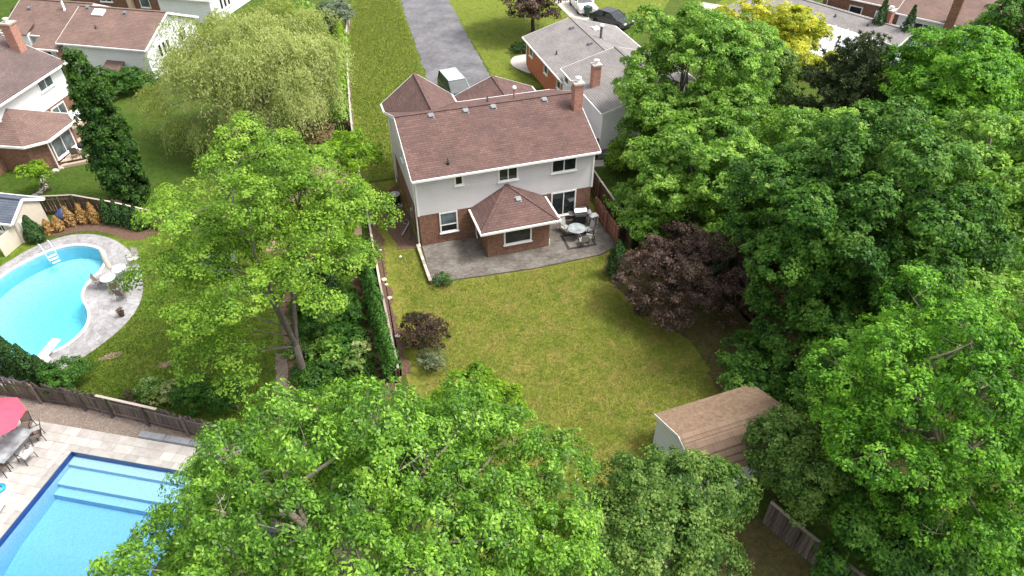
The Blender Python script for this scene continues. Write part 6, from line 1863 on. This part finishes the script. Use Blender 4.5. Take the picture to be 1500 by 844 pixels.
for k, (x, y, hh) in enumerate([(-22.75, 8.75, 1.0), (-22.15, 8.85, 1.1), (-21.5, 9.25, 1.45), (-20.75, 9.3, 1.5), (-20.0, 9.05, 1.55)]):
    cone('rusty_thuja', 'rusty brown dying thuja in front of the dark board fence', (x, y), 0.34, hh, PAL_RUST, 240 + k, 'rusty thujas by the cream shed', 0.12, 1100)
for k, (x, y, hh) in enumerate([(-19.1, 8.8, 1.8), (-18.4, 8.35, 1.8), (-17.7, 7.9, 1.7), (-17.1, 7.4, 1.8)]):
    cone('thuja_tree', 'healthy green thuja next to the rusty ones on the dark fence', (x, y), 0.42, hh, PAL_CONIFER, 250 + k, 'green thujas on the dark fence', 0.13, 1600)
cone('dark_conifer', 'plump dark green cypress at the gable of the cream shed', (-23.35, 8.0), 0.55, 1.9, PAL_CONIFER, 260, None, 0.13, 2600)
for k in range(13):
    y = 17.8 + k * 1.45
    cone('lime_thuja', 'lime green thuja in the row along the pale front fence', (-2.9 + (y - 17.8) * 0.125 + rT.uniform(-0.1, 0.1), y), 0.75, 2.3 + rT.uniform(-0.2, 0.35), PAL_LIME if k > 3 else PAL_MID, 270 + k, 'lime thuja hedge at the front', 0.18, 1500)
cone('dark_conifer', 'narrow cedar at the edge of the purple smoke bush near the patio', (10.5, -6.3), 0.6, 2.6, PAL_CONIFER, 290, None, 0.14, 2600)
cone('tall_cypress', 'tall dark cypress left of the pair by the white door', (47.4, 17.2), 0.75, 5.6, PAL_CONIFER, 291, None, 0.2, 2200)
cone('tall_cypress', 'tall dark cypress right of the pair beside the white-sided wall', (48.6, 14.9), 0.8, 5.4, PAL_CONIFER, 292, None, 0.2, 2200)

# pine
rng = np.random.default_rng(55)
pn = thing('pine_tree', 'dark shaggy pine in front of the white-sided house', 'tree', (32.0, 2.2, 0))
PV, PT, PCc, off = [], [], [], 0
tm = MB().tube([(0, 0, -0.2), (0, 0, 4.5), (0.2, 0.1, 9.0)], [0.26, 0.17, 0.04], 8)
for k in range(90):
    z = 1.2 + 7.6 * (k / 90) ** 0.9
    a = k * 2.4 + rng.uniform(-0.3, 0.3)
    ln = 5.0 * (1 - (z - 1.0) / 9.0) ** 0.75 * rng.uniform(0.75, 1.1)
    d = np.array([math.cos(a), math.sin(a), rng.uniform(0.12, 0.35)])
    tip = np.array([0, 0, z]) + d * ln
    tm.tube([(0, 0, z), tuple(np.array([0, 0, z]) + d * ln * 0.6 - np.array([0, 0, 0.1])), tuple(tip)], [0.05, 0.035, 0.01], 4, False)
    nt_ = max(5, int(ln * 7))
    c = np.array([0, 0, z]) + d[None] * ln * rng.uniform(0.25, 1.05, (nt_, 1)) + rng.normal(size=(nt_, 3)) * np.array([0.28, 0.28, 0.16])
    per = 26
    e = unit(rng.normal(size=(nt_, per, 3)) + np.array([0, 0, 0.7]) + d * 0.5)
    pos = (c[:, None] + e * 0.14).reshape(-1, 3)
    ax = e.reshape(-1, 3)
    nr_ = unit(np.cross(ax, rng.normal(size=ax.shape)))
    kk = np.clip(0.4 + rng.normal(0, 0.2, len(pos)), 0, 1) * 3
    i = np.clip(kk.astype(int), 0, 2)
    f = (kk - i)[:, None]
    P_ = np.array(PAL_PINE)
    v, t_, cc = leaves(rng, pos, nr_, 0.3, P_[i] * (1 - f) + P_[i + 1] * f, 0.1, 0.0, ax)
    PV.append(v); PT.append(t_ + off); PCc.append(cc); off += len(v)
link('crown', fast_mesh('crown', np.concatenate(PV), np.concatenate(PT), np.concatenate(PCc), M['needle']), pn)
tm.build('trunk', M['bark_dark'], pn, True)

# weeping willow
rng = np.random.default_rng(66)
wl = thing('weeping_willow', 'pale yellow-green weeping willow beyond the airy tree', 'tree', (-8.4, 17.4, 0))
lb = env(66, (0, 0, 6.6), (5.5, 5.5, 3.2), 90, 1.25, -0.35, (0.35, 1.05))
lb = np.concatenate([lb, np.array([(-1.5, -4.2, 4.6, 1.1, 1.1, 0.9), (0.8, -4.6, 4.4, 1.1, 1.1, 0.9), (2.8, -4.0, 4.6, 1.1, 1.1, 0.9), (4.4, -2.6, 4.6, 1.0, 1.0, 0.8), (-7.24, 1.02, 3.2, 1.0, 1.0, 0.75), (-5.82, -1.45, 2.8, 1.0, 1.0, 0.75), (-4.14, -3.08, 2.8, 1.0, 1.0, 0.75), (-7.8, 3.19, 3.4, 0.9, 0.9, 0.68), (2.36, -4.82, 5.0, 1.0, 1.0, 0.75), (4.53, -1.94, 5.0, 0.9, 0.9, 0.68), (3.98, 0.99, 6.0, 1.0, 1.0, 0.75)])])
VV, TT, CC2, off = [], [], [], 0
for L in lb:
    ns = 58
    d = unit(rng.normal(size=(ns, 3)))
    d[:, 2] = np.abs(d[:, 2]) * 0.9 + 0.05
    s0 = L[:3] + d * L[3:] * rng.uniform(0.8, 1.1, (ns, 1))
    ln = rng.uniform(0.6, 2.4, ns) * np.clip(np.linalg.norm(L[:2]) / 4 + 0.35, 0.4, 1.2)
    nk = 24
    t = np.linspace(0, 1, nk)[None, :, None]
    o2 = unit(np.concatenate([s0[:, :2], np.zeros((ns, 1))], 1))[:, None, :]
    curve = s0[:, None, :] + o2 * (0.75 * t) + np.array([0, 0, -1.0]) * (ln[:, None, None] * t ** 1.35) + np.array([0, 0, 0.25]) * np.sin(t * 3.14)
    curve = curve + rng.normal(size=curve.shape) * np.array([0.13, 0.13, 0.08])
    pos = curve.reshape(-1, 3)
    pos = pos[pos[:, 2] > 0.4]
    ax = np.tile(np.array([0, 0, -1.0]), (len(pos), 1)) + rng.normal(size=(len(pos), 3)) * 0.45
    nr_ = unit(np.concatenate([pos[:, :2] * 0.15, np.ones((len(pos), 1)) * 0.7], 1) + rng.normal(size=(len(pos), 3)) * 0.6)
    kk = np.clip(0.45 + rng.normal(0, 0.2, len(pos)) + rng.normal(0, 0.1), 0, 1) * 3
    i = np.clip(kk.astype(int), 0, 2)
    f = (kk - i)[:, None]
    P_ = np.array(PAL_WILLOW)
    v, t_, cc = leaves(rng, pos, nr_, 0.22, P_[i] * (1 - f) + P_[i + 1] * f, 0.17, 0.0, ax, tri=True)
    VV.append(v); TT.append(t_ + off); CC2.append(cc); off += len(v)
link('crown', fast_mesh('crown', np.concatenate(VV), np.concatenate(TT), np.concatenate(CC2), M['leaf']), wl)
trunk_mesh(rng, (0, 0, 0), np.array([0.1, 0, 2.6]), lb, 0.35, 2).build('trunk', M['bark_pale'], wl, True)

# small plant in the pool flower pot
v, t_, c = crown_leaves(np.random.default_rng(5), np.array([[0, 0, 0.42, 0.17, 0.17, 0.14]]), 0.09, 60, 6, 0.06, PAL_PURPLE)
link('plant', fast_mesh('plant', v, t_, c, M['leaf']), pl)

# short grass tufts that roughen the lawns
def grass(label, poly, count, hgt, pal, seed, holes=()):
    rng = np.random.default_rng(seed)
    P2 = np.array(poly)
    lo, hi = P2.min(0), P2.max(0)
    def inside(q, pl_):
        r = np.zeros(len(q), bool)
        n = len(pl_)
        for i in range(n):
            a, b = pl_[i], pl_[(i + 1) % n]
            c = ((a[1] > q[:, 1]) != (b[1] > q[:, 1])) & (q[:, 0] < (b[0] - a[0]) * (q[:, 1] - a[1]) / ((b[1] - a[1]) or 1e-9) + a[0])
            r ^= c
        return r
    q = rng.uniform(lo, hi, (count * 3, 2))
    m_ = inside(q, poly)
    for h_ in holes: m_ &= ~inside(q, h_)
    q = q[m_][:count]
    q = q + rng.normal(0, 0.22, q.shape)
    n = len(q)
    th = rng.uniform(0, 6.283, n)
    d = np.stack([np.cos(th), np.sin(th), np.zeros(n)], 1)
    side = np.stack([-d[:, 1], d[:, 0], np.zeros(n)], 1)
    hh = hgt * rng.uniform(0.5, 1.3, (n, 1))
    b0 = np.concatenate([q, np.full((n, 1), 0.004)], 1)
    tip = b0 + d * hh * rng.uniform(0.3, 1.1, (n, 1)) + np.array([0, 0, 1.0]) * hh
    wv = hh * 0.3
    v = np.stack([b0 - side * wv, b0 + side * wv, tip], 1).reshape(-1, 3)
    pal = np.array(pal)
    k = np.clip(rng.normal(0.45, 0.25, n) + 0.18 * np.sin(q[:, 0] * 1.3 + np.sin(q[:, 1] * 0.9) * 2) * np.sin(q[:, 1] * 1.1), 0, 1) * (len(pal) - 1)
    i = np.clip(k.astype(int), 0, len(pal) - 2)
    f = (k - i)[:, None]
    cols = pal[i] * (1 - f) + pal[i + 1] * f
    return tag(link('grass', fast_mesh('grass', v, np.arange(n * 3).reshape(n, 3), np.repeat(cols, 3, 0), M['leaf'])), label, 'grass', kind='stuff')
YARD = [(-2.5, -18.0), (2.5, -20.4), (8, -19), (11.9, -17.2), (12.0, -13.2), (10.8, -11), (9.9, -8), (10.2, -5), (11.6, -4.2), (6, -4.35), (-0.3, -3.9), (-0.3, -0.5), (-1.7, 0.0), (-2.2, -6)]
grass('yellowish green grass blades on the main lawn', YARD, 110000, 0.05, [(0.1, 0.15, 0.018), (0.145, 0.185, 0.028), (0.195, 0.205, 0.042), (0.265, 0.24, 0.085)], 91)
grass('dark green grass blades on the lawn around the kidney pool', [(-20.0, -6.6), (-9.2, -12.3), (-9.5, -9), (-9.1, -3), (-9.4, 2.5), (-15.5, 6.4), (-17, 4.2), (-16.5, 1), (-16.6, -0.8), (-17.3, -2.5), (-20.2, -5.1)], 50000, 0.07, [(0.05, 0.1, 0.012), (0.085, 0.14, 0.016), (0.125, 0.175, 0.024), (0.18, 0.2, 0.055)], 92)
grass('low leafy ground cover spreading through the mulch bed', [(-8.4, -10.8), (-8.0, -7.8), (-8.2, -3.5), (-7.8, -0.5), (-5.6, -0.4), (-4.8, -3), (-4.7, -6), (-4.4, -10.8)], 16000, 0.2, [(0.025, 0.075, 0.012), (0.05, 0.125, 0.018), (0.085, 0.18, 0.025), (0.14, 0.23, 0.05)], 94)
grass('bright green grass blades on the front lawn left of the driveway', [(-1.9, 9.2), (0, 10.6), (5.4, 15), (5.5, 25), (7.1, 47), (2.2, 49), (0.1, 36), (-1.6, 21)], 40000, 0.1, [(0.07, 0.12, 0.015), (0.11, 0.155, 0.022), (0.16, 0.19, 0.032), (0.23, 0.22, 0.075)], 93)
